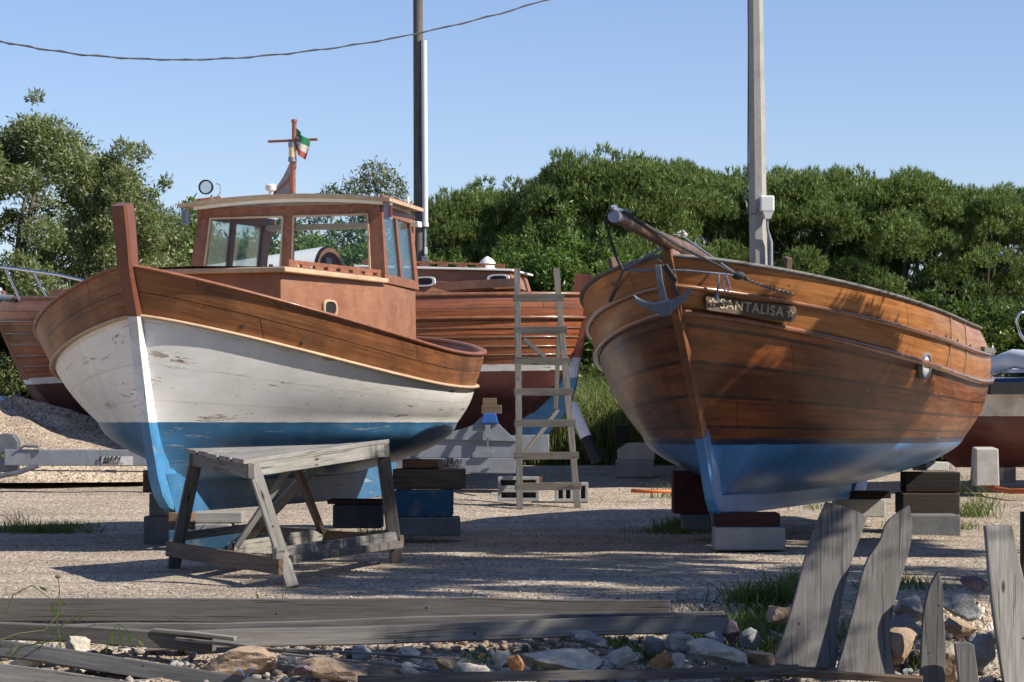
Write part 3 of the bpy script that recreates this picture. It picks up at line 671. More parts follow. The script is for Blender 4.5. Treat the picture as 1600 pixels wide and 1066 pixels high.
# porthole on the lower strake
pp,tg=at(q2,2.72,1); nd=Vector((tg.y,-tg.x,-.08)).normalized(); vd=nd.cross(tg).normalized()
m=MB(); m.grid([oval(pp+nd*(-.01)-vd*.02,.10,.115,tg,vd,p=2),oval(pp+nd*.03-vd*.02,.097,.112,tg,vd,p=2),oval(pp+nd*.032-vd*.02,.080,.094,tg,vd,p=2),oval(pp+nd*.01-vd*.02,.075,.09,tg,vd,p=2)],close=True)
po=part('porthole',m,M['galv'],b2,auto=40)
m=MB(); q=oval(pp+nd*.018-vd*.02,.08,.094,tg,vd,p=2); m.add(q,[tuple(range(len(q)))]); part('porthole_glass',m,M['sticker'],po)
# timberheads
for t,s in ((.60,-1),(.76,1)):
    p,tg=at(s2,t,s); m=MB(); m.beam(p+Vector((-s*.09,0,-.08)),p+Vector((-s*.06,-.04,.13)),.05,.075); part('timberhead',m,M['brown_timber'],b2,bevel=.006)
# vertical butts at the quarter
m=MB()
for t in (3.25,3.9):
    a,_=at(s2,t,1); b_,_=at(r2,t,1); c_,_=at(q2,t,1); n=Vector((.012,0,0)); m.beam(a+n,b_+n,.012,.008,up=(1,0,0)); m.beam(b_+n,c_+n,.012,.008,up=(1,0,0))
part('butt_strap',m,M['pale_trim'],b2)
for cv,ts in ((r2,(1.32,1.8,2.25,2.68,3.1,3.5,4.1)),(q2,(1.22,2.05))):
    for t in ts:
        a,tg=at(cv,t,1); n=Vector((tg.y,-tg.x,0)).normalized(); m=MB(); m.tube([a+Z*.032-n*.01,a+Z*.032+n*.008],.019,10); part('scupper',m,M['black'],b2)
# quarter post and cap
pq,_=at(r2,4.75,1); m=MB(); m.beam(pq+Vector((-.03,0,.035)),pq+Vector((-.05,.75,.035)),.13,.05); part('quarter_cap',m,M['grey_wood'],b2,bevel=.005)
# bowsprit
tip=Vector((0.02,-1.45,2.40)); base=Vector((0.0,1.2,2.235))
m=MB(); m.tube([tip,tip.lerp(base,.08),tip.lerp(base,.45),tip.lerp(base,.7),base],[.040,.042,.050,.063,.05],18); bs=part('bowsprit',m,M['spar'],b2,auto=50)
m=MB(); m.tube([tip+(tip-base).normalized()*.008,tip.lerp(base,.012)],.044,18); m.beam(tip+Vector((-.01,-.01,.052)),tip+Vector((.05,.22,.045)),.025,.02); m.beam(tip+Vector((-.02,-.02,.062)),tip+Vector((.0,.05,.07)),.02,.025); part('end_band',m,M['rope_bl'],bs,auto=40)
d=(base-tip).normalized()
p=tip.lerp(base,.17)+Vector((.03,0,-.04)); m=MB(); m.beam(p,p-Z*.09,.025,.05); part('hanging_block',m,M['black'],bs)
def chainlinks(path,link=.028,r=.0045):
    mb=MB(); P=[Vector(p) for p in path]; seg=[]
    L=0;pts=[P[0]]
    # resample
    ds=[0]
    for a,b_ in zip(P,P[1:]): ds.append(ds[-1]+(b_-a).length)
    n=int(ds[-1]/(link*.72)); out=[]
    for k in range(n+1):
        x=ds[-1]*k/n; i=max(j for j in range(len(ds)) if ds[j]<=x+1e-9); i=min(i,len(P)-2); out.append(P[i].lerp(P[i+1],(x-ds[i])/(ds[i+1]-ds[i]+1e-9)))
    for k in range(n):
        a,b_=out[k],out[k+1]; dd=(b_-a).normalized(); s=dd.cross(Z).normalized(); u=s.cross(dd); 
        if k%2: s=u
        c=(a+b_)/2; ring=[]
        for j in range(10):
            th=2*math.pi*j/10; ring.append(c+dd*math.cos(th)*link*.5+s*math.sin(th)*link*.32)
        rows=[]
        for j,pt in enumerate(ring):
            tt=(ring[(j+1)%10]-ring[j-1]).normalized(); n1=(pt-c).normalized(); n2=tt.cross(n1)
            rows.append([pt+(n1*math.cos(q)+n2*math.sin(q))*r for q in (0,1.57,3.14,4.71)])
        rows.append(rows[0]); mb.grid(rows,close=True)
    return mb
def sag(a,b_,s,n=14):
    a=Vector(a);b_=Vector(b_); return [a.lerp(b_,k/n)-Z*s*4*(k/n)*(1-k/n) for k in range(n+1)]
def outw(c,t,side,o,dz):
    p,tg=at(c,t,side); n=Vector((tg.y,-tg.x,0)).normalized()*side; return p+n*o+Z*dz
att=outw(r2,.83,1,.03,.065)
knot=outw(s2,.27,1,.09,-.09)
part('bobstay_chain',chainlinks(sag(knot,att,.015),.034,.006),M['chain'],b2)
def twisted(path,r,pitch=.05):
    """two strand rope"""
    P=[Vector(p) for p in path]; mb=MB()
    for ph_ in (0,math.pi):
        Q=[];L=0
        for i in range(len(P)-1):
            n=max(2,int((P[i+1]-P[i]).length/.012))
            for k in range(n):
                c=P[i].lerp(P[i+1],k/n); t=(P[i+1]-P[i]).normalized(); s=t.cross(Z).normalized(); u=s.cross(t); th=2*math.pi*L/pitch+ph_
                Q.append(c+(s*math.cos(th)+u*math.sin(th))*r*.5); L+=(P[i+1]-P[i]).length/n
        mb.tube(Q,r*.62,6)
    return mb
part('forestay_rope',twisted([tip+Vector((.04,.10,.035)),tip.lerp(base,.35)+Vector((.068,0,.0)),tip.lerp(base,.52)+Vector((.09,-.03,-.03)),knot],.012),M['rope_dk'],b2)
pl,_=at(s2,.40,-1); pll,_=at(r2,.42,-1)
lk=outw(s2,.22,-1,.08,-.04)
part('port_stay_rope',twisted(sag(tip+Vector((-.07,.02,-.02)),lk,.04),.012),M['rope_dk'],b2)
pz,_=at(r2,.55,-1)
part('port_chain',chainlinks(sag(lk,outw(r2,.83,-1,.03,.03),.0),.03,.005),M['chain'],b2)
m=MB(); m.tube(sag(tip.lerp(base,.5)+Vector((0,0,-.03)),lk,.0),.010,6); m.tube(sag(tip.lerp(base,.60)+Vector((.05,0,.07)),knot,.0),.009,6)
K2=knot+Vector((-.12,-.07,.012)); lp=[K2+Vector((.06,-.03,0)),K2+Vector((.03,-.05,-.08)),K2+Vector((.05,-.05,-.14)),K2+Vector((.085,-.04,-.12)),K2+Vector((.06,-.04,-.03))]
m.tube(lp,.008,6); m.tube([K2+Vector((0,-.04,0)),K2+Vector((-.01,-.05,-.17))],.008,6); m.tube([K2+Vector((-.01,-.05,-.15)),K2+Vector((-.01,-.05,-.20))],.013,6)
m.tube(sag(lk,lk.lerp(knot,.3)+Vector((0,-.22,0)),.0)+sag(lk.lerp(knot,.3)+Vector((0,-.22,0)),lk.lerp(knot,.62)+Vector((0,-.22,.01)),0)+sag(lk.lerp(knot,.62)+Vector((0,-.22,.01)),knot,0),.009,6); part('lashing_rope',m,M['rope_bl'],b2)
m=MB(); m.ico(knot,.035,2,(1.5,1,.9)); m.ico(knot+Vector((.05,.02,-.02)),.022,1); part('stay_knot',m,M['rope_dk'],b2)
m=MB()
for k in range(7):
    a=k*.9; m.tube([tip.lerp(base,.63)+Vector((.03*math.cos(a)+.02,.04*math.sin(a),.085+.012*k*.5)),tip.lerp(base,.65)+Vector((.05*math.cos(a+1.5),.05*math.sin(a+1.5),.10)),tip.lerp(base,.66)+Vector((.03*math.cos(a+3),.04*math.sin(a+3),.09))],.008,6)
part('rope_coil',m,M['rope_w'],b2)
m=MB(); q=tip.lerp(base,.86)+Vector((0,0,.12)); m.tube([q+Vector((.035*math.cos(a*.5),0,.035*math.sin(a*.5))) for a in range(14)],.005,6); part('eye_ring',m,M['chrome'],b2)
m=MB(); p=att; m.ico(p,.02,1); m.ico(outw(r2,.83,-1,.02,.03),.02,1); m.beam(knot.lerp(att,.85)+Vector((.01,0,0)),att,.012,.012); part('chain_plate',m,M['chain'],b2)
# name board
pa,_=at(r2,.27,1); pb,_=at(r2,.92,1); qa,_=at(q2,.27,1); qb,_=at(q2,.92,1)
A_=pa.lerp(qa,.53); B_=pb.lerp(qb,.44); u=(B_-A_).normalized(); up=Z-u*Z.dot(u); up.normalize(); n=u.cross(up).normalized(); 
if n.x<0:n=-n
cN=(A_+B_)/2+n*.072; LB=(B_-A_).length*.97; HB=.125
prof_=[]
for (cx,cy,a0) in ((LB/2-.045,HB/2-.045,0),(-LB/2+.045,HB/2-.045,90),(-LB/2+.045,-HB/2+.045,180),(LB/2-.045,-HB/2+.045,270)):
    for k in range(5): a=R(a0+k*22.5); prof_.append(cN+u*(cx+.045*math.cos(a))+up*(cy+.045*math.sin(a)))
m=MB(); m.prism(prof_,-n*.03); nb=part('name_board',m,M['plate'],b2,bevel=.006)
rot=Matrix((u,up,n)).transposed().to_4x4()
text_mesh('carved_name','SANTALISA',.105,Matrix.Translation(cN+n*.002)@rot,M['carve'],nb,.003,track=1.1,sx=(LB-.24)/.585,bold=.0012)
def star(c,r,k=.45):
    m=MB(); pts=[]
    for i in range(10):
        a=math.pi/2+i*math.pi/5; rr=r if i%2==0 else r*k; pts.append(c+u*rr*math.cos(a)+up*rr*math.sin(a))
    ins=[c+(p-c)*.55+n*0 for p in pts]; m.grid([pts,[p+n*.004 for p in pts],[p+n*.004 for p in ins],ins],close=True); return m
for s in (-1,1): part('carved_star',star(cN+u*s*(LB/2-.062)+n*.001,.042),M['carve'],nb)
# anchor hung at the bow (a thing of its own)
b2m=Matrix.Translation(Vector(b2.location))@Matrix.Rotation(-P2[2],4,'Z')
an=thing('anchor','grey galvanised anchor lashed to the stem of the varnished boat','anchor',(0,0,0))
cA=b2m@Vector((.02,-.22,1.85)); an.location=cA; an.scale=(.88,.88,.88)
ux=Vector((.97,-.12,.16)).normalized(); uz=Vector((-.16,-.22,.96)).normalized(); uy=uz.cross(ux).normalized(); ux=uy.cross(uz)
def AP(x,y,z): return ux*x+uy*y+uz*z
m=MB(); m.prism([AP(-.03,-.02,0),AP(.035,-.02,0),AP(.02,-.02,.2),AP(.025,-.02,.34),AP(-.035,-.02,.34),AP(-.03,-.02,.18)],uy*.035); part('shank',m,M['anchor'],an,bevel=.008)
m=MB(); up_=[];lo_=[]
for k in range(17):
    a=-.95+1.9*k/16; x=math.sin(a)*.29; z=.27-math.cos(a)*.27; th=.045*(1-abs(k-8)/8*.75)+.022
    if abs(k-8)<2: th+=.03
    up_.append(AP(x,-.03,z+th*.4)); lo_.append(AP(x,-.03,z-th))
m.prism(up_+lo_[::-1],uy*.05); part('arms',m,M['anchor'],an,bevel=.01)
m=MB(); m.tube([AP(0,0,.33),AP(.03,-.01,.36),AP(.0,-.02,.39)],.008,6); m.tube([AP(.03,.02,.33),AP(.10,.03,.2),AP(.12,.03,.05)],.014,6); m.tube([AP(.06,.02,.33),AP(.13,.03,.18)],.014,6); part('anchor_rope',m,M['rope_dk'],an)
# ================================================================ BOAT 3: long red-brown boat on a trailer behind
A3=(-6.55,32.6)
b3=thing('motor_boat','long red brown planked boat on a trailer behind the ladder, white waterline stripe','boat',(A3[0],A3[1],0),-R(89))
b3.rotation_euler=(R(1.2),0,-R(103))
L3=7.7
s3=line((-.0,L3,1.30,.48,2.2,1.35,2.8,1.5,2.58,-.55,.45,-.10))
r3=line((.05,L3-.03,1.32,.48,2.2,1.35,2.8,1.5,2.28,-.5,.42,-.10))
w3p=(.42,L3-.18,1.15,.50,2.1,1.1,2.6,1.3,1.55,0,0,0); w3=line(w3p)
st3=([.62,.80,1.0,1.3,1.55,2.3,2.6],[1.9,1.2,.85,.58,.42,.06,0]); sn3=([.62,.8,1.2,1.55,2.6],[6.5,7.0,7.38,7.5,7.7])
both('upper_planks',fair(s3,r3,2),M['red_plank'],b3); both('hull',fair(r3,w3,6,.04),M['red_plank'],b3,v0=.3)
both('hull_bottom',[w3]+lower(w3,.62,st3,sn3,wlp=w3p,n=9,bil=2.2,bq=1.4,qend=.45),M['hull3'],b3)
strip('upper_rubbing_strake',s3,.06,.05,M['varnish_trim'],b3,outset=.01); strip('lower_rubbing_strake',r3,.05,.04,M['varnish_trim'],b3,outset=.015)
for i,sfr in enumerate((.22,.42,.62,.80)):
    strip('plank_lap',between(r3,w3,sfr,.04),.016,.022,M['dark_hull'],b3,outset=.004)
profile_post('stem',[(-.06,2.62),(0,2.4),(.12,2.1),(.26,1.8),(.38,1.55),(.52,1.3),(.68,1.1),(.90,.92),(1.25,.76)],.2,.10,M['stem3'] if 'stem3' in M else M['post3'],b3)
profile_post('sternpost',[(6.9,.62),(7.2,.72),(7.45,1.0),(7.55,1.3),(7.60,1.6),(7.72,2.1),(7.77,2.62)],[.3,.3,.26,.22,.2,.2,.2],.12,M['post3'],b3)
kb=MB(); kb.hexa([(-.05,1.3,.60),(.05,1.3,.60),(.05,6.7,.62),(-.05,6.7,.62),(-.06,1.2,.8),(.06,1.2,.8),(.06,6.7,.8),(-.06,6.7,.8)]); part('keel',kb,M['hull3'],b3)
dk=MB(); i3=s3.copy(); i3[:,0]=np.maximum(i3[:,0]-.05,0); dk.grid([[(p[0],p[1],p[2]-.04) for p in i3],[(0,p[1],p[2]+.02) for p in i3],[(-p[0],p[1],p[2]-.04) for p in i3]]); part('deck',dk,M['varnish_trim'],b3)
tr=MB(); tr.beam((.62,5.0-.3,2.48),(.62,6.95,2.52),.035,.10); part('toe_rail',tr,M['varnish_trim'],b3)
# cabin trunk aft part (local t 4.9 to 7.0)
cb=MB(); cb.hexa([(-.75,5.05,2.40),(.75,5.05,2.40),(.55,7.0,2.45),(-.55,6.9,2.45),(-.70,5.05,2.76),(.70,5.05,2.76),(.50,6.85,2.66),(-.50,6.85,2.66)]); part('cabin',cb,M['hatchply'],b3,bevel=.01)
cb=MB(); cb.hexa([(-.76,5.0,2.76),(.76,5.0,2.76),(.56,6.92,2.66),(-.56,6.92,2.66),(-.76,5.0,2.79),(.76,5.0,2.79),(.56,6.92,2.685),(-.56,6.92,2.685)]); part('cabin_roof',cb,M['white'],b3,bevel=.006)
hr=MB(); hr.beam((.60,5.1,2.85),(.44,6.8,2.745),.03,.02)
for k in range(8):
    f=(k+.1)/7.4; y=5.1+1.7*f; hr.beam((.60-.16*f,y-.06,2.835-.105*f),(.60-.16*f,y+.06,2.83-.105*f),.028,.05)
part('handrail',hr,M['red_wood'],b3,bevel=.003)
for t,x in ((5.85,.645),(6.75,.60)):
    m=MB(); c=Vector((x,t,2.565)); m.grid([oval(c+Vector((.0,0,0)),.14,.062,Vector((0,1,0)),Z),oval(c+Vector((.03,0,0)),.135,.06,Vector((0,1,0)),Z),oval(c+Vector((.03,0,0)),.105,.042,Vector((0,1,0)),Z),oval(c+Vector((.0,0,0)),.10,.04,Vector((0,1,0)),Z)],close=True)
    po=part('porthole',m,M['white_pl'],b3); m=MB(); q=oval(c+Vector((.012,0,0)),.105,.045,Vector((0,1,0)),Z); m.add(q,[tuple(range(len(q)))]); part('porthole_glass',m,M['black'],po)
m=MB(); m.tube([(.1,6.5,2.66),(.1,6.5,2.80),(.1,6.5,2.84),(.1,6.5,2.88)],[.10,.10,.07,.01],14); part('dome_vent',m,M['white_pl'],b3,auto=40)
# arched white doghouse seen through the windscreen (ends at t ~4.2)
def arch(t,w_,h_,z0,x0=0): return [(x0+w_*math.cos(math.pi*k/14),t,z0+h_*math.sin(math.pi*k/14)**.8) for k in range(15)]
m=MB(); m.grid([arch(1.7,.55,.16,2.60),arch(3.1,.60,.30,2.62),arch(4.45,.62,.42,2.66)]); part('doghouse_roof',m,M['white_pl'],b3,smooth=True,fix=False)
m=MB(); a=arch(4.46,.62,.42,2.64); b_=arch(4.46,.57,.37,2.64); m.grid([[Vector(p)+Vector((0,.03,0)) for p in a],[Vector(p)+Vector((0,.03,0)) for p in b_],[Vector(p)+Vector((0,-.04,0)) for p in b_]]); part('doghouse_trim',m,M['varnish_trim'],b3,fix=False)
m=MB(); q=arch(4.42,.60,.39,2.5); m.add(q,[tuple(range(15))]); part('doghouse_door',m,M['varnish_up'],b3)
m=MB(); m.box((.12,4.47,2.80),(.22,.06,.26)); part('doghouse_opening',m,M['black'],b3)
m=MB(); m.hexa([(-.6,1.0,2.45),(.6,1.0,2.45),(.64,4.40,2.42),(-.64,4.40,2.42),(-.58,1.0,2.63),(.58,1.0,2.63),(.62,4.40,2.64),(-.62,4.40,2.64)]); part('doghouse_side',m,M['varnish_trim'],b3)
for t in (3.1,3.42,3.95):
    m=MB(); m.tube([(.85,t,2.40),(.85,t,2.54),(.85,t,2.56),(.85,t,2.59)],[.03,.05,.12,.02],16); part('deck_vent',m,M['white_pl'],b3,auto=40)
m=MB()
for k in range(5): a=k*1.3; m.tube([(.9+.03*math.cos(a),4.85+.06*math.sin(a),2.5+.02*k),(.95,4.9+.05*math.cos(a),2.45+.03*k),(.9,4.87,2.42+.04*k)],.012,6)
part('mooring_rope',m,M['rope_w'],b3)
# bow pulpit rail of the same boat, at the left edge
m=MB(); pts=[(.9,-.35,3.02),(.95,.0,2.99),(1.05,.5,2.90),(1.1,1.2,2.80)]; m.tube([(.66,-.5,3.04),(.74,.1,2.97),(.86,.7,2.88),(.98,1.3,2.78),(1.02,1.95,2.62)],.022,10); part('pulpit_rail',m,M['chrome'],b3,auto=50)
for t,x,zt in ((.12,.74,2.97),(.52,.82,2.91),(.92,.90,2.85)):
    m=MB(); m.tube([(x,t,zt),(x-.12,t+.14,2.50)],.014,8); part('pulpit_post',m,M['chrome'],b3)
m=MB(); m.tube([(.5,.28,2.5),(.5,.28,2.62),(.5,.28,2.64),(.5,.28,2.68)],[.05,.04,.06,.05],12); m.tube([(.5,.28,2.56),(.5,.48,2.54)],.045,10); part('windlass',m,M['galv'],b3,auto=40)
part('anchor_chain',chainlinks([(.5,-.3,2.60),(.5,.1,2.56),(.55,.6,2.50)],.05,.009),M['chain'],b3)
# ================================================================ trailer
tl=thing('boat_trailer','grey galvanised trailer carrying the long red brown boat behind the white boat','trailer',(-3.0,30.0,gz(30)))
T0=Vector(tl.location)
def tp(px,py,D): return W(px,py,D)-T0
D=29.2
m=MB(); m.beam(tp(8,715,D),tp(420,716,D),.12,.185); part('drawbar',m,M['galv'],tl,bevel=.01)
m=MB(); m.hexa([tp(600,738,D),tp(805,740,D),tp(805,740,D+.2),tp(600,738,D+.2),tp(600,716,D),tp(806,716,D),tp(806,716,D+.2),tp(600,716,D+.2)]); part('side_member',m,M['galv'],tl,bevel=.008)
m=MB(); m.hexa([tp(640,716,D+.05),tp(858,716,D+.05),tp(858,716,D+.3),tp(640,716,D+.3),tp(640,685,D+.05),tp(858,679,D+.05),tp(858,679,D+.3),tp(640,685,D+.3)]); part('cross_member',m,M['galv'],tl,bevel=.008)
m=MB(); m.prism([tp(668,686,D+.02),tp(808,690,D+.02),tp(785,668,D+.02),tp(772,655,D+.02),tp(752,652,D+.02),tp(738,665,D+.02)],(0,.03,0)); part('cradle_plate',m,M['galv'],tl,bevel=.004)
m=MB(); m.hexa([tp(751,662,D-.02),tp(779,662,D-.02),tp(779,662,D+.2),tp(751,662,D+.2),tp(755,646,D-.02),tp(775,646,D-.02),tp(775,646,D+.2),tp(755,646,D+.2)]); part('cradle_pad',m,M['blue_pl'],tl,bevel=.01)
m=MB(); m.beam(tp(762,664,D-.03),tp(762,685,D-.03),.06,.04,up=(0,1,0)); m.beam(tp(762,685,D-.02),tp(762,705,D-.02),.012,.012,up=(0,1,0)); m.beam(tp(750,706,D-.04),tp(772,706,D-.04),.04,.045); part('latch',m,M['galv'],tl,bevel=.003)
for px in (100,735,868):
    pass
m=MB()
m.prism([tp(-6,738,D-.02),tp(26,738,D-.02),tp(28,690,D-.02),tp(20,679,D-.02),tp(6,677,D-.02),tp(-6,681,D-.02)],(0,.18,0)); wh=part('winch_housing',m,M['galv_dk'],tl,bevel=.01)
m=MB(); m.box(tp(9,712,D-.04),(.09,.01,.035)); part('warning_sticker',m,M['yellow'],wh)
m=MB(); m.tube([tp(30,702,D-.08),tp(38,697,D-.08),tp(60,698,D-.08),tp(62,706,D-.08)],.016,8); part('crank_handle',m,M['galv_dk'],tl)
m=MB(); m.tube([tp(-5,745,D-.05),tp(30,738,D-.05),tp(60,727,D-.05)],.03,8); part('jockey_arm',m,M['galv_dk'],tl)
m=MB(); m.tube([tp(30,735,D-.02),tp(230,737,D-.02)],.009,6); m.tube([tp(165,736,D-.02),tp(182,737,D-.02)],.018,6); part('brake_rod',m,M['galv_dk'],tl)
m=MB(); m.box(tp(183,718+2,D-.07),(.36,.004,.10)); stk=part('maker_sticker',m,M['sticker'],tl)
rotx=Matrix.Rotation(math.pi/2,4,'X')
def ellebi(px,py,D,h_,par):
    p=tp(px,py,D); Mx=Matrix.Translation(p)@rotx
    for k,(ch,sc,dz) in enumerate((('E',1,0),('l',1.35,-.12),('l',1.35,-.12),('E',1,0),('B',1,0),('I',1,0))):
        off=(-.5+[.0,.20,.33,.50,.70,.86][k]/1.0)*h_*4.6/1.0
        Mk=Matrix.Translation(p+Vector((off,0,dz*h_)))@rotx
        text_mesh('maker_lettering',ch if ch!='l' else 'J',h_*1.25*sc,Mk,M['blackp'],par,.002,shear=.25,sx=.9,bold=.0030)
    m=MB(); m.box(p+Vector((.06*0,0,-h_*.72)),(h_*3.6,.004,h_*.14)); m.box(p+Vector((h_*.9,0,-h_*1.0)),(h_*3.2,.004,h_*.08)); part('lettering_rule',m,M['blackp'],par)
ellebi(174,717,D-.08,.055,tl); ellebi(705,722,D-.012,.062,tl)
for s,px in ((0,880),(1,560)):
    pass
c=G(700,30.6)-T0
for x in (-.2,):
    pass
m=MB(); wc=W(640,720,30.6); wc.z=gz(30.6)+.31; wc-=T0
m.tube([wc+Vector((0,-.1,0)),wc+Vector((0,.1,0))],.30,28); wl_=part('wheel',m,M['black'],tl,auto=40); m=MB(); m.tube([wc+Vector((0,-.105,0)),wc+Vector((0,-.09,0))],.18,20); part('rim',m,M['galv'],wl_)
# timbers between trailer and boat 3
m=MB(); m.beam(W(752,640,D+.15),W(784,640,D+.15),.2,.10); single('packing_block',m,M['brown_timber'],'brown wooden packing block topmost under the red brown boat','timber block','packing between trailer and boat',bevel=.006)
m=MB(); m.beam(W(754,628,D+.2),W(776,628,D+.2),.16,.085); single('packing_block',m,M['brown_timber'],'small wooden packing block squeezed against the red brown hull above the blue cradle pad','timber block','packing between trailer and boat',bevel=.006)
# ================================================================ BOAT 4 behind the varnished boat
b4=thing('wooden_boat','dark brown boat with dark blue bottom, mostly hidden behind the varnished boat','boat',(2.02,28.9,.30),-R(20))
q4p=(.23,7.6,1.40,.51,2.24,1.2,3.1,1.98,1.75,-.9,.38,.5); s4=line((0,7.7,1.42,.48,2.24,1.35,2.6,1.6,2.15,-1.0,.4,.45)); q4=line(q4p)
both('upper_planks',fair(s4,q4,3),M['dark_hull'],b4); both('hull',fair(q4,w2,5,.04),M['dark_hull'],b4,v0=.4)
both('hull_bottom',[w2]+lower(w2,.45,st2,sn2,wlp=wp2,bil=1.8,bq=1.25,qend=.45,n=8),M['hull4'],b4)
strip('rubbing_strake',q4,.05,.05,M['varnish_trim'],b4,outset=.02)
profile_post('stem',[(-.07,2.2),(.12,1.82),(.30,1.6),(.52,1.3),(.69,1.05),(.80,.873)],.22,.10,M['dark_hull'],b4)
profile_post('keel',[(.80,.873),(.92,.7),(1.02,.52),(1.10,.40),(1.19,.31),(1.32,.27),(1.6,.268),(6.2,.27)],.2,.10,M['bluefabric'],b4)
# ================================================================ BOAT 5 at the right edge
b5=thing('small_cabin_boat','white boat with blue rail and red brown bottom, cut off by the right edge','boat',(4.35,29.5,.18),-R(84))
s5=line((0,6,1.0,.45,2.2,1.6,3,1.8,1.30,.1,0,0)); r5=line((.06,5.9,1.0,.45,2.2,1.6,3,1.8,1.10,.08,0,0)); w5p=(.25,5.7,.9,.5,2,1.2,3,1.6,.72,0,0,0); w5=line(w5p)
both('topsides',fair(s5,w5,5,.03),M['hull5'],b5)
both('hull_bottom',[w5]+lower(w5,.30,([.2,.72,1.4],[.9,.25,0]),([.2,.72,1.4],[5.5,5.7,6]),wlp=w5p,n=7),M['hull5'],b5)
strip('rubber_rail',between(s5,r5,.75),.05,.06,M['galv_dk'],b5,outset=.02)
dk=MB(); dk.grid([[(p[0],p[1],p[2]) for p in s5],[(0,p[1],p[2]+.03) for p in s5],[(-p[0],p[1],p[2]) for p in s5]]); part('deck',dk,M['white'],b5)
m=MB(); m.box((.55,2.6,1.20),(.9,3.4,.13)); part('dark_sheer_board',m,M['black'],b5)
pp,tg=at(between(s5,w5,.58,.03),1.5,1); n=Vector((1,0,0)); m=MB(); m.tube([pp,pp+n*.03],[.055,.045],16); ex=part('exhaust_outlet',m,M['chrome'],b5,auto=40); m=MB(); m.tube([pp+n*.025,pp+n*.034],.032,14); part('outlet_hole',m,M['black'],ex)
dg=thing('inflatable_dinghy','pale grey inflatable dinghy lying on the white boat at right','dinghy',(5.93,29.3,1.56))
m=MB(); m.tube([(-.45,.35,.0),(-.40,.05,.10),(-.25,-.30,.16),(.1,-.45,.12),(.8,-.48,.05),(2.0,-.46,.0),(3.0,-.45,0)],[.05,.09,.11,.115,.115,.115,.11],18); m.tube([(-.40,.1,.06),(-.2,.5,.1),(.3,.62,.06),(3.0,.6,0)],[.08,.10,.11,.11],16)
part('tube',m,M['rubber_boat'],dg,smooth=True); m=MB(); m.box((1.2,.05,.02),(3.0,.9,.04)); part('dinghy_floor',m,M['rubber_boat'],dg)
m=MB(); m.tube([(.05,-.55,.17),(.15,-.60,.10),(.3,-.62,.17)],.012,6); part('grab_line',m,M['blue_pl'],dg)
m=MB(); m.tube([W(1600,487,29.2),W(1592,490,29.2),W(1588,503,29.2),W(1594,522,29.2),W(1603,535,29.2),W(1606,590,29.2)],.016,8); m.v=[b5.matrix_basis.inverted()@Vector(p) for p in m.v]; part('bow_rail',m,M['chrome'],b5,smooth=True)
# ================================================================ props, blocks and timber stacks
def blockpx(name,x0,x1,y0,y1,D,depth,mat,label,cat='timber block',group=None,rz=0,skew=0,bev=.008):
    a=W(x0,y1,D);b_=W(x1,y1,D);t=W(x0,y0,D)
    wd=b_.x-a.x;ht=t.z-a.z;c=Vector(((a.x+b_.x)/2,D+depth/2,a.z+ht/2)); m=MB(); m.box(c,(wd,depth,ht),rz+rnd.uniform(-.035,.035))
    return single(name,m,mat,label,cat,group,bevel=bev*1.3)
g='blocks propping up the white and blue boat'
D=21.0
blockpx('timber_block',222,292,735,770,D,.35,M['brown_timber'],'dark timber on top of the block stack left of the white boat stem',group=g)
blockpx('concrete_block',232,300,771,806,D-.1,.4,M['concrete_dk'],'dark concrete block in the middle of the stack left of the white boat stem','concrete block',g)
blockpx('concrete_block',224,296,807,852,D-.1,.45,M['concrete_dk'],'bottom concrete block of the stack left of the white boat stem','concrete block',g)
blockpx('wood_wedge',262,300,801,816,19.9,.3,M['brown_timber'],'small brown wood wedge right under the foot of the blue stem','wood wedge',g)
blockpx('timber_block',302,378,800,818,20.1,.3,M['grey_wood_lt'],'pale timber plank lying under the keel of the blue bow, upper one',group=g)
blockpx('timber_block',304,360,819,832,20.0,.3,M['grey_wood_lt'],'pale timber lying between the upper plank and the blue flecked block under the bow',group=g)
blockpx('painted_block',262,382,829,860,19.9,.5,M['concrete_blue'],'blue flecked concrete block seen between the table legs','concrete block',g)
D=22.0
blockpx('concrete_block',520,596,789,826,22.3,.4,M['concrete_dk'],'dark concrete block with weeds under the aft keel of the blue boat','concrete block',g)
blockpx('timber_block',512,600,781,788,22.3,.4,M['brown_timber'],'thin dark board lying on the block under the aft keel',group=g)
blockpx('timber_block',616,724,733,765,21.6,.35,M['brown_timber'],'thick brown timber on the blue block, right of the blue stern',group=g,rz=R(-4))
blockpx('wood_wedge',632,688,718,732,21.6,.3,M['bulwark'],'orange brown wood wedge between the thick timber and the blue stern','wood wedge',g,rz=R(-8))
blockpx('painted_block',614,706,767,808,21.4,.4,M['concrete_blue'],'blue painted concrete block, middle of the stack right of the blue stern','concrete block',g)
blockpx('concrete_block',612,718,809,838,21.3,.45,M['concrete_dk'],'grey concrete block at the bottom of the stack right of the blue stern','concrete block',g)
g='blocks propping up the varnished boat'
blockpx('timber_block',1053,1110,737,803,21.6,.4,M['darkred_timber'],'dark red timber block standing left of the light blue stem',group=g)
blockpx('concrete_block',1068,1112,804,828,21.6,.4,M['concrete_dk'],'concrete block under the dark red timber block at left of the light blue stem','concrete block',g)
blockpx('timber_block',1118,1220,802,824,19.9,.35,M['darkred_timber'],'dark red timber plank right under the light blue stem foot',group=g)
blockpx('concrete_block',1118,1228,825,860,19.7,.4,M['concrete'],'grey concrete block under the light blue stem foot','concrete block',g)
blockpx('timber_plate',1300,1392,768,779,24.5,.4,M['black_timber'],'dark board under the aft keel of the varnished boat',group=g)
blockpx('concrete_block',1306,1384,780,808,24.5,.35,M['concrete_lt'],'pale concrete block under the aft keel of the varnished boat','concrete block',g)
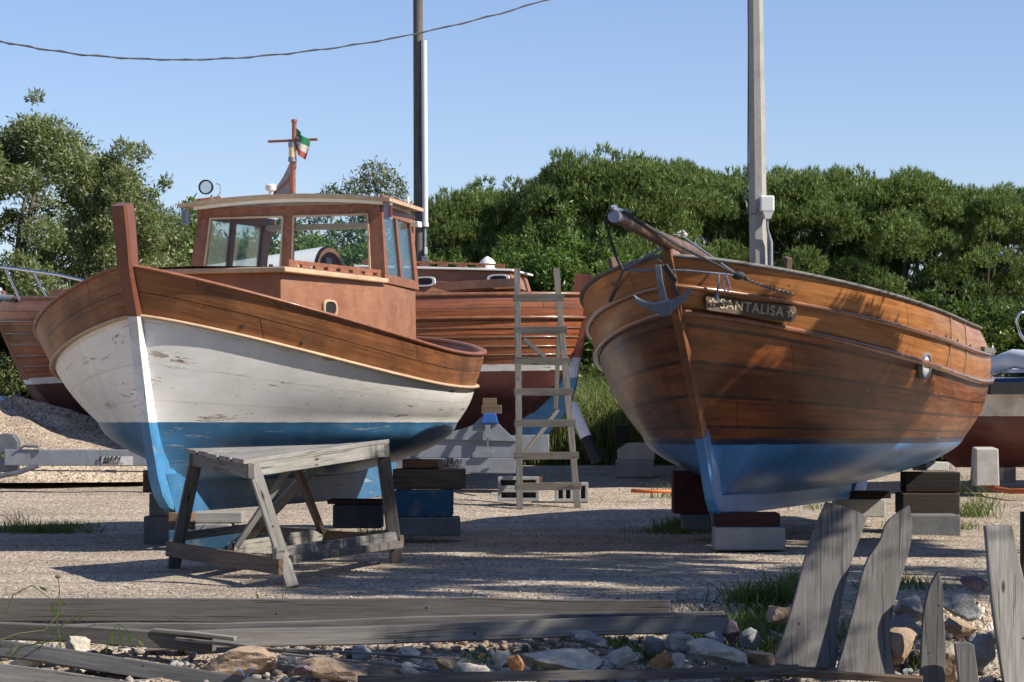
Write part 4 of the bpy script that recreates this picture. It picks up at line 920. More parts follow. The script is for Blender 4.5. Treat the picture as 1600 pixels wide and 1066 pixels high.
blockpx('wood_wedge',1438,1478,722,736,23.8,.3,M['concrete_lt'],'pale wedge on top of the black timber stack under the stern','wood wedge',g,rz=.3)
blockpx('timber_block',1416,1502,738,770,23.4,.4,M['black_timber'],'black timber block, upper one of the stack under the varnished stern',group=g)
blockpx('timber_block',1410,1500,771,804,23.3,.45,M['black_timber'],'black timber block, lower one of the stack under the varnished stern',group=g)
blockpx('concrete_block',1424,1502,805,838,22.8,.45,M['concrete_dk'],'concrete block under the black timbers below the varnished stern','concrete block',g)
g='blocks under the boat behind'
blockpx('concrete_block',963,1022,719,746,31.8,.4,M['concrete'],'lower grey concrete block under the dark boat, between ladder and varnished boat','concrete block',g)
m=MB(); a=W(966,719,31.85);b_=W(1023,719,31.85);h_=27*31.85/4000; m.prism([a,b_,b_+Vector((0,0,h_*.55)),b_+Vector((-.12,0,h_)),a+Vector((.12,0,h_)),a+Vector((0,0,h_*.6))],(0,.35,0)); single('concrete_block',m,M['concrete_lt'],'upper slanted concrete block under the dark boat, between ladder and varnished boat','concrete block',g,bevel=.01)
blockpx('timber_block',962,985,665,692,32.0,.4,M['black_timber'],'dark timber chock at the side of the dark boat behind',group=g)
m=MB(); a=W(1525,760,28.6);b_=W(1562,760,28.6); m.hexa([a,b_,b_+Vector((0,.4,0)),a+Vector((0,.4,0)),a+Vector((.0,0,.42)),b_+Vector((-.01,0,.42)),b_+Vector((-.0,.4,.44)),a+Vector((.03,.4,.44))]); single('concrete_pillar',m,M['concrete_lt'],'pale upright concrete block by the red brown bottom of the boat at right','concrete block',bevel=.015)
blockpx('concrete_block',1568,1588,725,758,31,.4,M['concrete_lt'],'narrow pale concrete block beneath the small white boat','concrete block')
# hollow cinder blocks by the ladder
def cinder(name,loc,L,Dp,H,cells,label,rz=0,stand=False):
    m=MB(); t=.035
    o=Vector(loc)
    m.box(o+Vector((0,0,t/2)),(L,Dp,t)); m.box(o+Vector((0,0,H-t/2)),(L,Dp,t))
    for k in range(cells+1):
        x=-L/2+t/2+(L-t)*k/cells; m.box(o+Vector((x,0,H/2)),(t-.002,Dp-.004,H-.004))
    m.box(o+Vector((0,Dp/2-.02,H/2)),(L-.01,.03,H-.01))
    return single(name,m,M['concrete'],label,'cinder block','hollow blocks behind the ladder',bevel=.004)
z0=W(810,783,27.5).z
cinder('cinder_block',W(810,783,27.5),.44,.2,.13,2,'lower hollow concrete block lying left behind the ladder')
p=W(810,783,27.5); p.z+=.132; cinder('cinder_block',p,.44,.2,.13,2,'upper hollow concrete block lying left behind the ladder')
p=W(893,784,27.9); cinder('cinder_block',p,.36,.2,.21,4,'hollow concrete block standing at the right foot of the ladder')
m=MB(); m.hexa([W(806,757,27.5),W(847,754,27.5),W(847,754,27.7),W(806,757,27.7),W(806,752,27.5),W(847,744,27.5),W(847,744,27.7),W(806,752,27.7)]); single('wood_wedge',m,M['bulwark'],'red brown wood wedge on the hollow blocks behind the ladder','wood wedge',bevel=.003)
# prop pole, striped white and black
m=MB(); a=W(893,632,30.2); b_=W(932,722,30.0); mid=a.lerp(b_,.58)
pp=thing('prop_pole','round prop pole painted white above and black below, leaning by the grass','pole',b_)
m.tube([a-b_,mid-b_],.07,16); part('white_end',m,M['white'],pp,auto=40); m=MB(); m.tube([mid-b_,Vector((0,0,0))],.071,16); part('black_end',m,M['black'],pp,auto=40)
# ladder
ld=thing('ladder','weathered grey wooden ladder leaning on the long red brown boat','ladder',W(856,797,27.0)); L0=Vector(ld.location)
fl_,fr_=W(812,797,27.0),W(903,796,27.1); tl_,tr_=W(808,421,29.2),W(869,421,29.2)
for a,b_ in ((fl_,tl_),(fr_,tr_)):
    m=MB(); m.beam(a-L0,b_-L0,.07,.045,up=(0,1,0)); part('rail',m,M['ladder_wood'],ld,bevel=.004)
for y in (467,516,565,612,661,711,761):
    f=(797-y)/(797-421); k=f
    # solve the depth along the rail for the rung height
    best=min(range(101),key=lambda i:abs((HOR-127)-0+0-0+0 if False else (lambda q:abs(533-F_PX*((-q.y*sa+(q.z-CAMZ)*ca)/(q.y*ca+(q.z-CAMZ)*sa))-y))(fl_.lerp(tl_,i/100))))
    q=fl_.lerp(tl_,best/100); qr=fr_.lerp(tr_,best/100); d=(qr-q).normalized(); dz=Vector((0,-.04,0))
    m=MB(); m.beam(q-d*.05+dz-L0,qr+d*.06+dz-L0+Vector((0,0,rnd.uniform(-.01,.01))),.03,.082); part('rung',m,M['ladder_wood'],ld,bevel=.004)
for a,b_ in ((W(852,558,27.95),W(818,530,27.9)),(W(872,640,28.9),W(818,712,28.6)),):
    m=MB(); m.beam(a-L0,b_-L0,.02,.05); part('brace',m,M['ladder_wood'],ld,bevel=.003)
m=MB(); m.beam(W(868,640,28.6)-L0,W(875,480,29.0)-L0,.05,.03,up=(0,1,0)); part('rear_rail',m,M['ladder_wood'],ld,bevel=.003)
# ================================================================ the rough work table
tb=thing('work_table','rough weathered wooden work table standing on gravel in front of the white boat','table',(-1.6,16.8,0)); t0=Vector(tb.location)
A=W(297,700,17.4); C=W(386,718,15.7); B=W(604,687,17.6); Dk=W(524,695,19.2)
n=(B-C).cross(A-C).normalized(); n=n if n.z>0 else -n
# boards run from the left edge to the right edge
for k in range(5):
    f0,f1=k/5+.006,(k+1)/5-.006; e=.0+.02*((k*7)%3-1)
    a=C.lerp(A,f0);b_=C.lerp(A,f1);c=B.lerp(Dk,f1);d=B.lerp(Dk,f0); u=(B-C).normalized()
    a=a-u*(.06+e);b_=b_-u*(.06+e);c=c+u*.05;d=d+u*.05; th=n*.028
    m=MB(); m.hexa([a-th-t0,d-th-t0,c-th-t0,b_-th-t0,a-t0,d-t0,c-t0,b_-t0]); part('top_board',m,M['grey_wood_lt'],tb,bevel=.003)
ua=(A-C).normalized(); ub=(B-C).normalized()
m=MB(); q=C+ub*.04-n*.075; m.beam(q-ua*.02-t0,q+ua*((A-C).length+.02)-t0,.04,.09,up=n); part('apron',m,M['grey_wood'],tb,bevel=.003)
m=MB(); q=B-ub*.02-n*.075; m.beam(q-t0,Dk-ub*.02-n*.085-t0,.04,.09,up=n); part('apron',m,M['grey_wood'],tb,bevel=.003)
m=MB(); q=C+ua*.04-n*.072; m.beam(q-ub*.0-t0,q+ub*(B-C).length-t0,.035,.085,up=n); part('apron',m,M['grey_wood_lt'],tb,bevel=.003)
m=MB(); q=A-ua*.04-n*.072; m.beam(q-t0,Dk-ua*.04-n*.09-t0,.035,.085,up=n); part('apron',m,M['grey_wood_dk'],tb,bevel=.003)
fA=W(271,888,17.55); fC=W(457,918,15.5); fB=W(620,878,18.35); fD=fA+(fB-fC)+Vector((-.35,-.3,0)); fD.z=.0
legs=[(C+ua*.03+ub*.08-n*.03,fC,M['grey_wood_lt'],.075),(A-ua*.06+ub*.08-n*.03,fA,M['grey_wood_dk'],.085),(B+ua*.05-ub*.05-n*.03,fB,M['grey_wood'],.085),(Dk-ua*.05-ub*.10-n*.03,fD,M['grey_wood'],.075)]
lp=[]
for a,b_,mt,wd in legs:
    m=MB(); m.beam(a-t0,b_-t0,wd,.05,up=(.3,-1,0)); part('leg',m,mt,tb,bevel=.004); lp.append((a,b_))
def onleg(i,z): 
    a,b_=lp[i]; f=(a.z-z)/(a.z-b_.z); return a.lerp(b_,f)
def stretcher(i,j,zi,zj,off,mt,ext=.08,ht=.075):
    a=onleg(i,zi)+Vector(off);b_=onleg(j,zj)+Vector(off);d=(b_-a).normalized(); m=MB(); m.beam(a-d*ext-t0,b_+d*ext-t0,.032,ht); part('stretcher',m,mt,tb,bevel=.003)
stretcher(1,0,.135,.13,(-.045,-.03,0),M['brown_timber'],.06,.10)
stretcher(0,2,.21,.19,(.0,-.06,0),M['grey_wood'],.12,.07)
stretcher(0,2,.17,.135,(.05,-.02,0),M['grey_wood_dk'],.0,.05)
stretcher(1,3,.22,.19,(0,.05,0),M['grey_wood'],.05,.06)
stretcher(3,2,.17,.17,(.03,.03,0),M['brown_timber'],.05,.06)
a=onleg(1,.18).lerp(onleg(0,.18),.52); b_=onleg(3,.17).lerp(onleg(2,.17),.5); m=MB(); m.beam(a-t0,b_-t0,.032,.09); part('stretcher',m,M['grey_wood_lt'],tb,bevel=.003)
m=MB(); m.beam(a+Vector((.04,0,.02))-t0,(C.lerp(B,.35)+ua*.15-n*.06)-t0,.035,.07,up=(.3,-1,0)); part('brace',m,M['grey_wood_lt'],tb,bevel=.003)
m=MB(); m.beam(b_+Vector((0,-.02,.03))-t0,(C.lerp(B,.42)+ua*.5-n*.06)-t0,.035,.07,up=(.3,-1,0)); part('brace',m,M['brown_timber'],tb,bevel=.003)
# ================================================================ posts and cable
lpz=G(656,36)
pl_=thing('wooden_pole','dark wooden utility pole behind the white boat with a white cable pipe','utility pole',(lpz.x,lpz.y,lpz.z))
m=MB(); m.tube([(0,0,0),(-.02,0,4.5),(-.05,0,9)],[.082,.074,.062],20); part('pole',m,M['pole_dk'] if 'pole_dk' in M else M['grey_wood_dk'],pl_,auto=60)
m=MB(); zt=W(661,65,36).z-lpz.z; zb=W(661,355,36).z-lpz.z; m.tube([(.075,-.07,zb),(.055,-.07,zt)],.042,14); m.tube([(.075,-.07,zb-.0),(.075,-.07,zb+.05)],.05,14); part('cable_pipe',m,M['white_pl'],pl_,auto=40)
m=MB(); m.tube([(.07,-.05,zb),(.07,-.05,.6)],.022,10); part('lower_pipe',m,M['galv'],pl_,auto=40)
m=MB(); zz=W(661,415,36).z-lpz.z; m.box((.07,-.10,zz),(.10,.08,.24)); part('meter_box',m,M['galv_dk'],pl_,bevel=.008)
m=MB(); m.box((.085,-.09,zz+.2),(.04,.04,.1)); part('junction_box',m,M['white_pl'],pl_,bevel=.005)
rz_=G(1188,30.2)
pr_=thing('concrete_pole','tall pale concrete pole with white junction box behind the varnished boat','utility pole',tuple(rz_))
m=MB(); 
def ring8(z,r,xo=0): return [Vector((xo+r*math.cos(R(22.5+45*k)),r*math.sin(R(22.5+45*k)),z)) for k in range(8)]
m.grid([ring8(0,.125),ring8(3.2,.108,-.02),ring8(8,.080,-.06)],close=True); part('pole',m,M['pole_tan'],pr_)
zj=W(1195,318,30).z-rz_.z
m=MB(); m.box((.07,-.15,zj),(.17,.11,.19)); m2=part('junction_box',m,M['white_pl'],pr_,bevel=.02)
m=MB(); m.hexa([(.05,-.21,zj-.18),(.11,-.21,zj-.18),(.11,-.14,zj-.18),(.05,-.14,zj-.18),(.02,-.22,zj-.10),(.14,-.22,zj-.10),(.14,-.13,zj-.10),(.02,-.13,zj-.10)]); part('box_outlet',m,M['white_pl'],pr_)
m=MB(); m.tube([(.07,-.17,zj-.17),(.075,-.165,zj-.3),(.115,-.12,zj-.45),(.125,-.11,.3)],[.014,.014,.028,.028],10); part('conduit',m,M['galv'],pr_,auto=50)
m=MB(); m.tube([(.0,-.17,zj+.06),(-.06,-.16,zj-.12),(-.15,-.13,zj-.12),(-.17,-.05,zj+.05),(-.14,-.02,zj+.3),(-.13,-.03,zj+2),(-.15,-.03,zj+5)],.009,8); part('service_wire',m,M['galv_dk'],pr_,smooth=True)
pts=[(-60,52),(0,65),(60,76),(130,86),(210,92),(290,94),(370,91),(450,84),(530,74),(610,61),(700,42),(780,22),(860,-2),(960,-34),(1060,-70)]
P=[W(x,y,35.7+ .006*(x-650)) for x,y in pts]; P=[P[0].lerp(P[0],0)]+P[1:]
Q=[]
for i in range(len(P)-1):
    for k in range(4): Q.append(P[i].lerp(P[i+1],k/4))
m=MB(); m.tube(Q,.010,6,cap=False); m.tube([q+Vector((.012*math.sin(i*1.9),0,.014*math.cos(i*1.9))) for i,q in enumerate(Q)],.009,6,cap=False)
single('overhead_cable',m,M['rope_dk'],'twisted dark overhead cable sagging across the sky past the wooden pole','cable',fix=False)
# hoses
m=MB(); m.tube([W(1535,757,29)+Vector((0,0,0)),W(1556,764,28.6),W(1580,768,28.3),W(1610,767,28),W(1700,765,28)],.03,8); single('hose',m,M['hose'],'orange hose lying on the gravel at the right edge','hose',smooth=True)
m=MB(); m.tube([W(986,767,28),W(1020,768,28),W(1054,768,28)],.02,8); single('orange_strip',m,M['hose'],'orange strip lying on the gravel left of the dark red timber block','strip',smooth=True)
# gravel heap and sheeting at the left
def heap():
    rs=np.random.RandomState(5); rows=[]
    for i in range(30):
        r=i/29; row=[]
        for k in range(64):
            a=2*math.pi*k/64; x=math.cos(a)*r*2.9; y=math.sin(a)*r*2.1
            h_=.92*(1-r**1.25)*(1+.08*math.sin(3*a+1)+.04*math.sin(9*a)) +.012*rs.randn()*(1-r)
            row.append((x,y,h_))
        rows.append(row)
    m=MB(); m.grid(rows,close=True); o=part('gravel_heap',m,M['gravel_pile'],None,smooth=True,fix=False); p=G(40,31.9); o.location=(p.x-.15,p.y,p.z-.02); setp(o,'heap of pale gravel under the bow of the long boat at left','gravel heap')
heap()
m=MB(); pA=W(-10,650,32.6); rows=[]
for i in range(12):
    rows.append([pA+Vector((j*.05-.1,.0+i*.05,.10*math.sin(j*.55)+.05*math.sin(i*1.3+j)+ (.12 if 2<j<9 else 0))) for j in range(14)])
m.grid(rows); single('plastic_sheeting',m,M['tarp'],'crumpled pale grey sheeting on the gravel heap at the left edge','sheeting',smooth=True,solid=.01)
# ================================================================ vegetation
def fast_mesh(name,V,F,mat):
    """V (n,3) array, F (m,k) int array"""
    me=bpy.data.meshes.new(name); n=len(V); m,k=F.shape
    me.vertices.add(n); me.vertices.foreach_set('co',V.astype(np.float32).ravel())
    me.loops.add(m*k); me.loops.foreach_set('vertex_index',F.astype(np.int32).ravel())
    me.polygons.add(m); me.polygons.foreach_set('loop_start',np.arange(0,m*k,k,dtype=np.int32)); me.polygons.foreach_set('loop_total',np.full(m,k,dtype=np.int32))
    me.materials.append(mat); me.update(calc_edges=True); return me
def unit(a): return a/np.maximum(np.linalg.norm(a,axis=1,keepdims=True),1e-9)
def leaf_cloud(rs,n,blobs,L,Wd,shell=.55,outward=.5,up=.2,squash=.75):
    B_=np.array(blobs); wgt=B_[:,3]**2; idx=rs.choice(len(B_),n,p=wgt/wgt.sum())
    d=unit(rs.randn(n,3)); r=(shell+(1-shell)*rs.rand(n))*(1+.22*rs.randn(n)*.6)
    P=B_[idx,:3]+d*(B_[idx,3]*r)[:,None]*np.array([1,1,squash])
    ax=unit(d*outward+rs.randn(n,3)*.8+np.array([0,0,up])); s=unit(np.cross(ax,rs.randn(n,3)))
    l=L*(.65+.7*rs.rand(n))[:,None]; w_=Wd*(.7+.6*rs.rand(n))[:,None]
    V=np.stack([P,P+ax*l*.5+s*w_*.5,P+ax*l,P+ax*l*.5-s*w_*.5],1).reshape(-1,3)
    return V,np.arange(4*n).reshape(-1,4)
def tuft_cloud(rs,n,blobs,L,Wd,blades=9,spread=.38,squash=.75,upb=.9):
    B_=np.array(blobs); wgt=B_[:,3]**2; idx=rs.choice(len(B_),n,p=wgt/wgt.sum())
    d=unit(rs.randn(n,3)); d[:,2]=np.abs(d[:,2])*.9-.12; d=unit(d)
    P=B_[idx,:3]+d*(B_[idx,3]*(.72+.3*rs.rand(n)))[:,None]*np.array([1,1,squash])
    ax=unit(d*.65+np.array([0,0,upb])+rs.randn(n,3)*.18)
    l=L*(.6+.8*rs.rand(n))
    Vs=[]
    ax2=np.repeat(ax,blades,0); P2_=np.repeat(P,blades,0); l2=np.repeat(l,blades)*(.7+.5*rs.rand(n*blades))
    st=rs.rand(n*blades)*.55
    bd=unit(ax2+rs.randn(n*blades,3)*spread); base=P2_+ax2*(st*np.repeat(l,blades))[:,None]
    s=unit(np.cross(bd,rs.randn(n*blades,3)))*Wd
    V=np.stack([base-s,base+s,base+bd*l2[:,None]*.75],1).reshape(-1,3)
    return V,np.arange(3*n*blades).reshape(-1,3)
def dome_blobs(rs,n,rx,ry,z0,z1,rb,top=1.6):
    out=[]
    for k in range(n):
        a=rs.rand()*2*math.pi; e=rs.rand(); z=z0+(z1-z0)*e
        rr=math.sqrt(max(0,1-max(0,(e-.25)/.75)**top)); q=.25+.75*rs.rand()**.5; f=rr*q
        r=rb*(.6+.7*rs.rand()); out.append((math.cos(a)*rx*f,math.sin(a)*ry*f,z-r*.5*(e>.8),r))
    return out
def rag(rs,bl,n,r,o0=.8,o1=.7):
    B_=np.array(bl); c=B_[:,:3].mean(0); out=list(bl)
    for k in range(n):
        b=B_[rs.randint(len(B_))]; d=(b[:3]-c)/np.linalg.norm(b[:3]-c); q=b[:3]+d*b[3]*(o0+o1*rs.rand())+rs.randn(3)*.08+np.array([0,0,.08]); out.append((q[0],q[1],q[2],r*(.6+.7*rs.rand())))
    return out
def trunk_mb(rs,blobs,h0,r0,nl=9,lean=(0,0),multi=1):
    m=MB()
    for q in range(multi):
        ox=.25*q*(1 if q%2 else -1); path=[Vector((ox,0,-.15)),Vector((ox*1.5+lean[0]*.4+.05,.03,h0*.5)),Vector((ox*2+lean[0],lean[1],h0))]; m.tube(path,[r0,r0*.8,r0*.62],9)
        base=path[-1]
        bl=sorted(blobs,key=lambda b:-b[2]); pick=[blobs[i] for i in rs.choice(len(blobs),min(nl,len(blobs)),replace=False)]
        for b in pick:
            t=Vector(b[:3]); midp=base.lerp(t,.5)+Vector((rs.randn()*.1,rs.randn()*.1,.12)); f=min(1,max(.2,b[2]/h0*.7)); st=path[1].lerp(base,min(1,f*.9)) if b[2]<h0*1.2 else base
            m.tube([st,midp,t],[r0*.42,r0*.24,r0*.07],6)
    return m
PROTO={}
def make_tree_meshes(key,seed,kind,mat,bark,blobs,n,L,Wd,h0,r0,nl=10,multi=1,**k):
    rs=np.random.RandomState(seed)
    V,F=(tuft_cloud if kind=='pine' else leaf_cloud)(rs,n,blobs,L,Wd,**k)
    cm=fast_mesh('crown',V,F,mat); tm=trunk_mb(rs,blobs,h0,r0,nl,multi=multi); t=mkmesh('trunk',tm.v,tm.f,bark,smooth=True)
    PROTO[key]=(cm,t)
def plant(key,name,label,cat,loc,sc=(1,1,1),rz=0,group=None):
    o=thing(name,label,cat,loc,rz,group); o.scale=sc
    for me,nm in zip(PROTO[key],('crown','trunk')):
        c=bpy.data.objects.new(nm,me); COL.objects.link(c); c.parent=o
    return o
rs=np.random.RandomState(11)
for i in range(3):
    bl=rag(rs,dome_blobs(rs,80,1.5,1.45,.9,4.9,.40,top=2.2),44,.19,.35,.5)
    make_tree_meshes('pine%d'%i,20+i,'pine',M['pine'],M['bark'],bl,15000,.11,.0085,2.6,.13,12,squash=.8,spread=.5,upb=1.2)
bl=rag(rs,dome_blobs(rs,120,2.5,2.0,.3,4.9,.40,top=2.0),70,.17); make_tree_meshes('olive0',31,'leaf',M['olive'],M['bark'],bl,170000,.080,.025,2.4,.14,14)
bl=rag(rs,dome_blobs(rs,46,1.1,1.1,.6,3.9,.34,top=1.7),34,.15); make_tree_meshes('olive1',32,'leaf',M['olive'],M['bark'],bl,70000,.080,.024,2.2,.09,12,multi=2)
for i in range(2):
    bl=rag(rs,dome_blobs(rs,46,1.25,1.1,.3,3.3,.36,top=2.2),26,.14); make_tree_meshes('broad%d'%i,41+i,'leaf',M['broad'],M['bark'],bl,30000,.085,.038,1.6,.08,9,multi=2)
    bl=rag(rs,dome_blobs(rs,40,1.3,1.1,.2,2.5,.34,top=2.4),22,.13); make_tree_meshes('bush%d'%i,45+i,'leaf',M['bushdk'],M['bark'],bl,26000,.085,.045,1.0,.06,9,multi=3)
bl=dome_blobs(rs,26,1.0,1.0,1.2,4.6,.40,top=1.8); make_tree_meshes('dist',50,'leaf',M['dist'],M['bark'],bl,14000,.08,.03,2.8,.08,12,multi=2)
bl=[(-.55,0,4.4,.33),(-.25,.1,4.75,.26),(.25,0,4.85,.32),(.65,.1,5.15,.36),(.95,0,4.85,.38),(1.15,.1,4.4,.4),(.4,0,4.3,.33),(-.8,0,3.9,.35),(-.2,.1,3.8,.4),(.5,0,3.6,.45),(1.3,0,3.8,.45),(-1,0,3.2,.5),(0,0,3.0,.5),(1,0,3.0,.5)]
make_tree_meshes('euc',51,'leaf',M['dist'],M['bark_lt'],bl,9000,.11,.028,3.0,.07,14,multi=2,outward=.2,up=-.7)
bl=dome_blobs(rs,14,.6,.5,.2,1.2,.26,top=2.8); make_tree_meshes('silver',52,'leaf',M['olive'],M['bark'],bl,9000,.06,.016,.5,.03,6,multi=2)
def pine_at(px,yt,D,lab,i,wd=1.0,rz=0):
    z=CAMZ+(660-yt)/4000*D; p=G(px,D); sc=(z-p.z)/5.05; plant('pine%d'%(i%3),'pine_tree',lab,'pine tree',(p.x,p.y,p.z),(wd,wd,sc),rz,'pines behind the boats')
PN=[(700,296,49,'leftmost low pine just right of the dark wooden pole'),(768,286,51,'rounded pine second right of the dark wooden pole'),(835,262,49,'pine on the left shoulder of the tallest rounded crown'),(905,234,48,'tallest rounded pine left of the bowsprit tip'),(985,232,48,'broad tall pine whose top rises right above the bowsprit'),(1052,246,50,'pine at the dip in the tree line left of the concrete pole'),
(1125,262,52,'pine immediately left of the concrete pole'),(1205,258,51,'pine rising directly behind the concrete pole'),(1268,264,50,'pine right of the white junction box'),(1330,254,51,'highest pine between the concrete pole and the right edge'),(1402,264,50,'pine above the middle of the varnished boat, left of the dark bush'),(1470,265,51,'pine rising behind the left part of the dark glossy bush'),(1540,284,50,'second pine from the right edge, above the dark bush'),(1612,290,51,'pine cut off by the right edge of the picture')]
PN+=[(730,300,57,'back row pine filling the skyline between the pole and the first rounded crown'),(870,262,58,'back row pine behind the left shoulder of the tallest crown'),(1015,255,58,'back row pine behind the dip above the bowsprit'),(1090,262,57,'back row pine showing in the notch left of the concrete pole'),(1165,262,58,'back row pine just behind the concrete pole at left'),(1300,268,58,'back row pine between the two crowns right of the junction box'),(1440,274,58,'back row pine above the middle of the dark bush'),(1570,294,57,'back row pine near the right edge')]
for k,(px,yt,D,lab) in enumerate(PN): pine_at(px,yt,D,lab,k,rz=k*1.7,wd=.92+.2*((k*5)%3)/2)
def at_px(key,name,label,cat,px,yt,D,h0,wd=1,rz=0,group=None):
    z=CAMZ+(660-yt)/4000*D; p=G(px,D); s_=(z-p.z)/h0; return plant(key,name,label,cat,(p.x,p.y,p.z),(wd,wd,s_),rz,group)
at_px('olive0','olive_tree','large grey green olive tree filling the left edge behind the bow rail','olive tree',20,138,36,5.3,1.0)
at_px('olive1','olive_tree','smaller olive tree with pointed twigs right of the large olive','olive tree',185,225,35.5,4.3,.8,1.2)
at_px('olive1','olive_tree','low olive tree behind the upright stem head of the white boat','olive tree',205,300,37.5,4.3,.95,2.9)
at_px('dist','dusty_tree','hazy dusty green tree seen left of the spotlight','tree',285,270,52,4.9,.62,.4)
at_px('euc','eucalyptus_tree','thin eucalyptus with drooping leaves showing above the wheelhouse roof','eucalyptus',535,246,46,5.4,.9)
at_px('dist','dusty_tree','dusty tree crown behind the right corner of the wheelhouse roof','tree',640,312,50,4.9,.9,2)
at_px('bush0','low_bush','dark bush behind the bow rail at the left edge','bush',40,420,39,2.9,1.1,1.0)
at_px('bush1','low_bush','dark bush left of the upright stem head, under the olive tree','bush',150,400,39.5,2.9,1.0,2.0)
at_px('broad1','leafy_tree','dark leafy tree filling the gap left of the wheelhouse window','tree',268,292,45,3.75,1.0,.7)
at_px('broad0','leafy_tree','leafy tree between the olive and the spotlight, further back','tree',300,325,43,3.75,.8,2.7)
gs='shrubs behind the boats'
for k,(key,px,yt,D,wd,lab) in enumerate((('bush0',250,345,40,.9,'dark shrub left of the wheelhouse above the white deck'),('bush1',335,322,41,1.1,'dark shrub behind the left window of the wheelhouse'),('broad0',410,318,40,1.0,'leafy shrub seen through the middle of the wheelhouse left window'),('broad1',490,322,41,1.0,'green shrub behind the centre pillar of the wheelhouse'),('broad0',570,326,42,1.1,'yellow green shrub behind the right window of the wheelhouse'),('broad1',640,350,43,.8,'shrub at the foot of the dark wooden pole'),
 ('broad0',720,400,43,.8,'low shrub above the cabin of the red brown boat'),('broad1',800,350,43,1.0,'large leafy shrub above the ladder top'),('broad0',885,318,42,1.05,'tallest broadleaf shrub in front of the pines left of the bowsprit'),('broad1',960,345,42,.9,'leafy shrub right behind the raised bowsprit'),('broad0',1030,400,43,.9,'shrub behind the stem of the varnished boat'))):
    h0=3.75 if key[:2]=='br' else 2.9
    at_px(key,'broadleaf_shrub',lab,'shrub',px,yt,D,h0,wd,k*1.3,gs)
for k,(px,yt,D,wd,lab) in enumerate(((1395,445,38,.8,'left part of the dark glossy hedge above the varnished stern'),(1470,432,37.5,.9,'dark glossy bush directly above the varnished stern'),(1550,428,38,.9,'dark glossy bush near the right edge above the dinghy'),(1630,440,38,.9,'dark glossy bush cut off by the right edge'))):
    at_px('bush%d'%(k%2),'glossy_bush',lab,'bush',px,yt,D,2.9,wd,k*2.1,'dark glossy bushes at the right')
for k,px in enumerate((-10,60,130,640,700,760,950,1010,1060,1330,1500,1590)):
    at_px('bush%d'%(k%2),'low_bush','low dark bush filling the gap under the tree line between the hulls','bush',px,520+12*((k*7)%4),40.5,2.9,.85,k*1.9,'low bushes behind the boats')
at_px('silver','silver_bush','small silvery bush just above the red brown cabin roof','bush',738,412,40,1.4,.9)
# grass (uncountable)
def blades(rs,P,L,Wd,lean=.35,n_per=1):
    n=len(P); ax=unit(np.c_[rs.randn(n,2)*lean,np.ones(n)]); l=L*(.4+.9*rs.rand(n))[:,None]; s=unit(np.cross(ax,rs.randn(n,3)))*Wd
    bend=np.c_[rs.randn(n,2)*.35,np.zeros(n)]*l
    a=P-s;b_=P+s;c=P+ax*l*.55+s*.8+bend*.25;d=P+ax*l*.55-s*.8+bend*.25;e=P+ax*l*.9+bend
    V=np.stack([a,b_,c,d,d,c,e,e],1).reshape(-1,3); F=np.arange(8*n).reshape(-1,4); return V,F
rs=np.random.RandomState(77); Vs=[];Fs=[];off=0
def tuft(px,py,wpx,hm,n,D=None,dep=.3):
    global off
    D=D or 4000/(py-660); c=G(px,D); hw=wpx/4000*D/2
    q=np.c_[c.x+rs.randn(n)*hw*.5,c.y+rs.randn(n)*dep*.5]; z=np.array([gz(y) for y in q[:,1]])-.01
    V,F=blades(rs,np.c_[q,z],hm,.0035+.0012*rs.rand()); Vs.append(V);Fs.append(F+off);off+=len(V)
for a in ((1070,828,90,.16,420),(1035,800,50,.22,60),(1060,832,140,.10,350),(1510,812,90,.20,320,26),(1465,830,130,.12,420,24),(1540,790,50,.30,40,27),(60,832,170,.12,700),(20,828,90,.22,70),(110,825,80,.10,200),(1200,925,110,.15,650,14.3),(1150,945,90,.12,500,14.0),(1235,905,60,.18,220,14.9),(1090,945,110,.10,420,13.9),(1180,965,60,.14,260,13.6),(1010,1000,60,.09,220,13.3),(750,1015,50,.08,120,13.2),(1420,885,80,.08,120,16),(1340,965,60,.16,200,13.6),(590,820,80,.09,90,23),(555,845,60,.07,60,21),(1500,700,60,.4,60,29),(1400,900,150,.06,120,15.5),(1280,780,60,.08,120,27),(680,845,50,.05,40,21),(420,935,60,.1,20,14.2),(1440,1000,60,.16,80,13.1),(965,985,60,.07,120,13.6)): tuft(*a)
V=np.concatenate(Vs);F=np.concatenate(Fs); o=bpy.data.objects.new('grass',fast_mesh('grass',V,F,M['grass'])); COL.objects.link(o); setp(o,'green grass tufts growing in the gravel and among the rocks','grass',kind='stuff')
Vs=[];Fs=[];off=0
n=5200; q=np.c_[rs.rand(n)*2.3+.05,34.6+rs.rand(n)*1.6]; z=np.array([gz(y) for y in q[:,1]]); V,F=blades(rs,np.c_[q,z],1.15,.009,.16); Vs.append(V);Fs.append(F);off=len(V)
n=1500; q=np.c_[rs.rand(n)*1.6-.9,35+rs.rand(n)*.8]; z=np.array([gz(y) for y in q[:,1]]); V,F=blades(rs,np.c_[q,z],.5,.008,.3); Vs.append(V);Fs.append(F+off);off+=len(V)
n=1500; q=np.c_[-5.8+rs.rand(n)*1.8,36.5+rs.rand(n)*.8]; z=np.array([gz(y) for y in q[:,1]]); V,F=blades(rs,np.c_[q,z],.7,.008,.3); Vs.append(V);Fs.append(F+off)
V=np.concatenate(Vs);F=np.concatenate(Fs); o=bpy.data.objects.new('tall_grass',fast_mesh('tall_grass',V,F,M['reed'])); COL.objects.link(o); setp(o,'tall green grass standing behind the prop pole and the trailer','tall grass',kind='stuff')
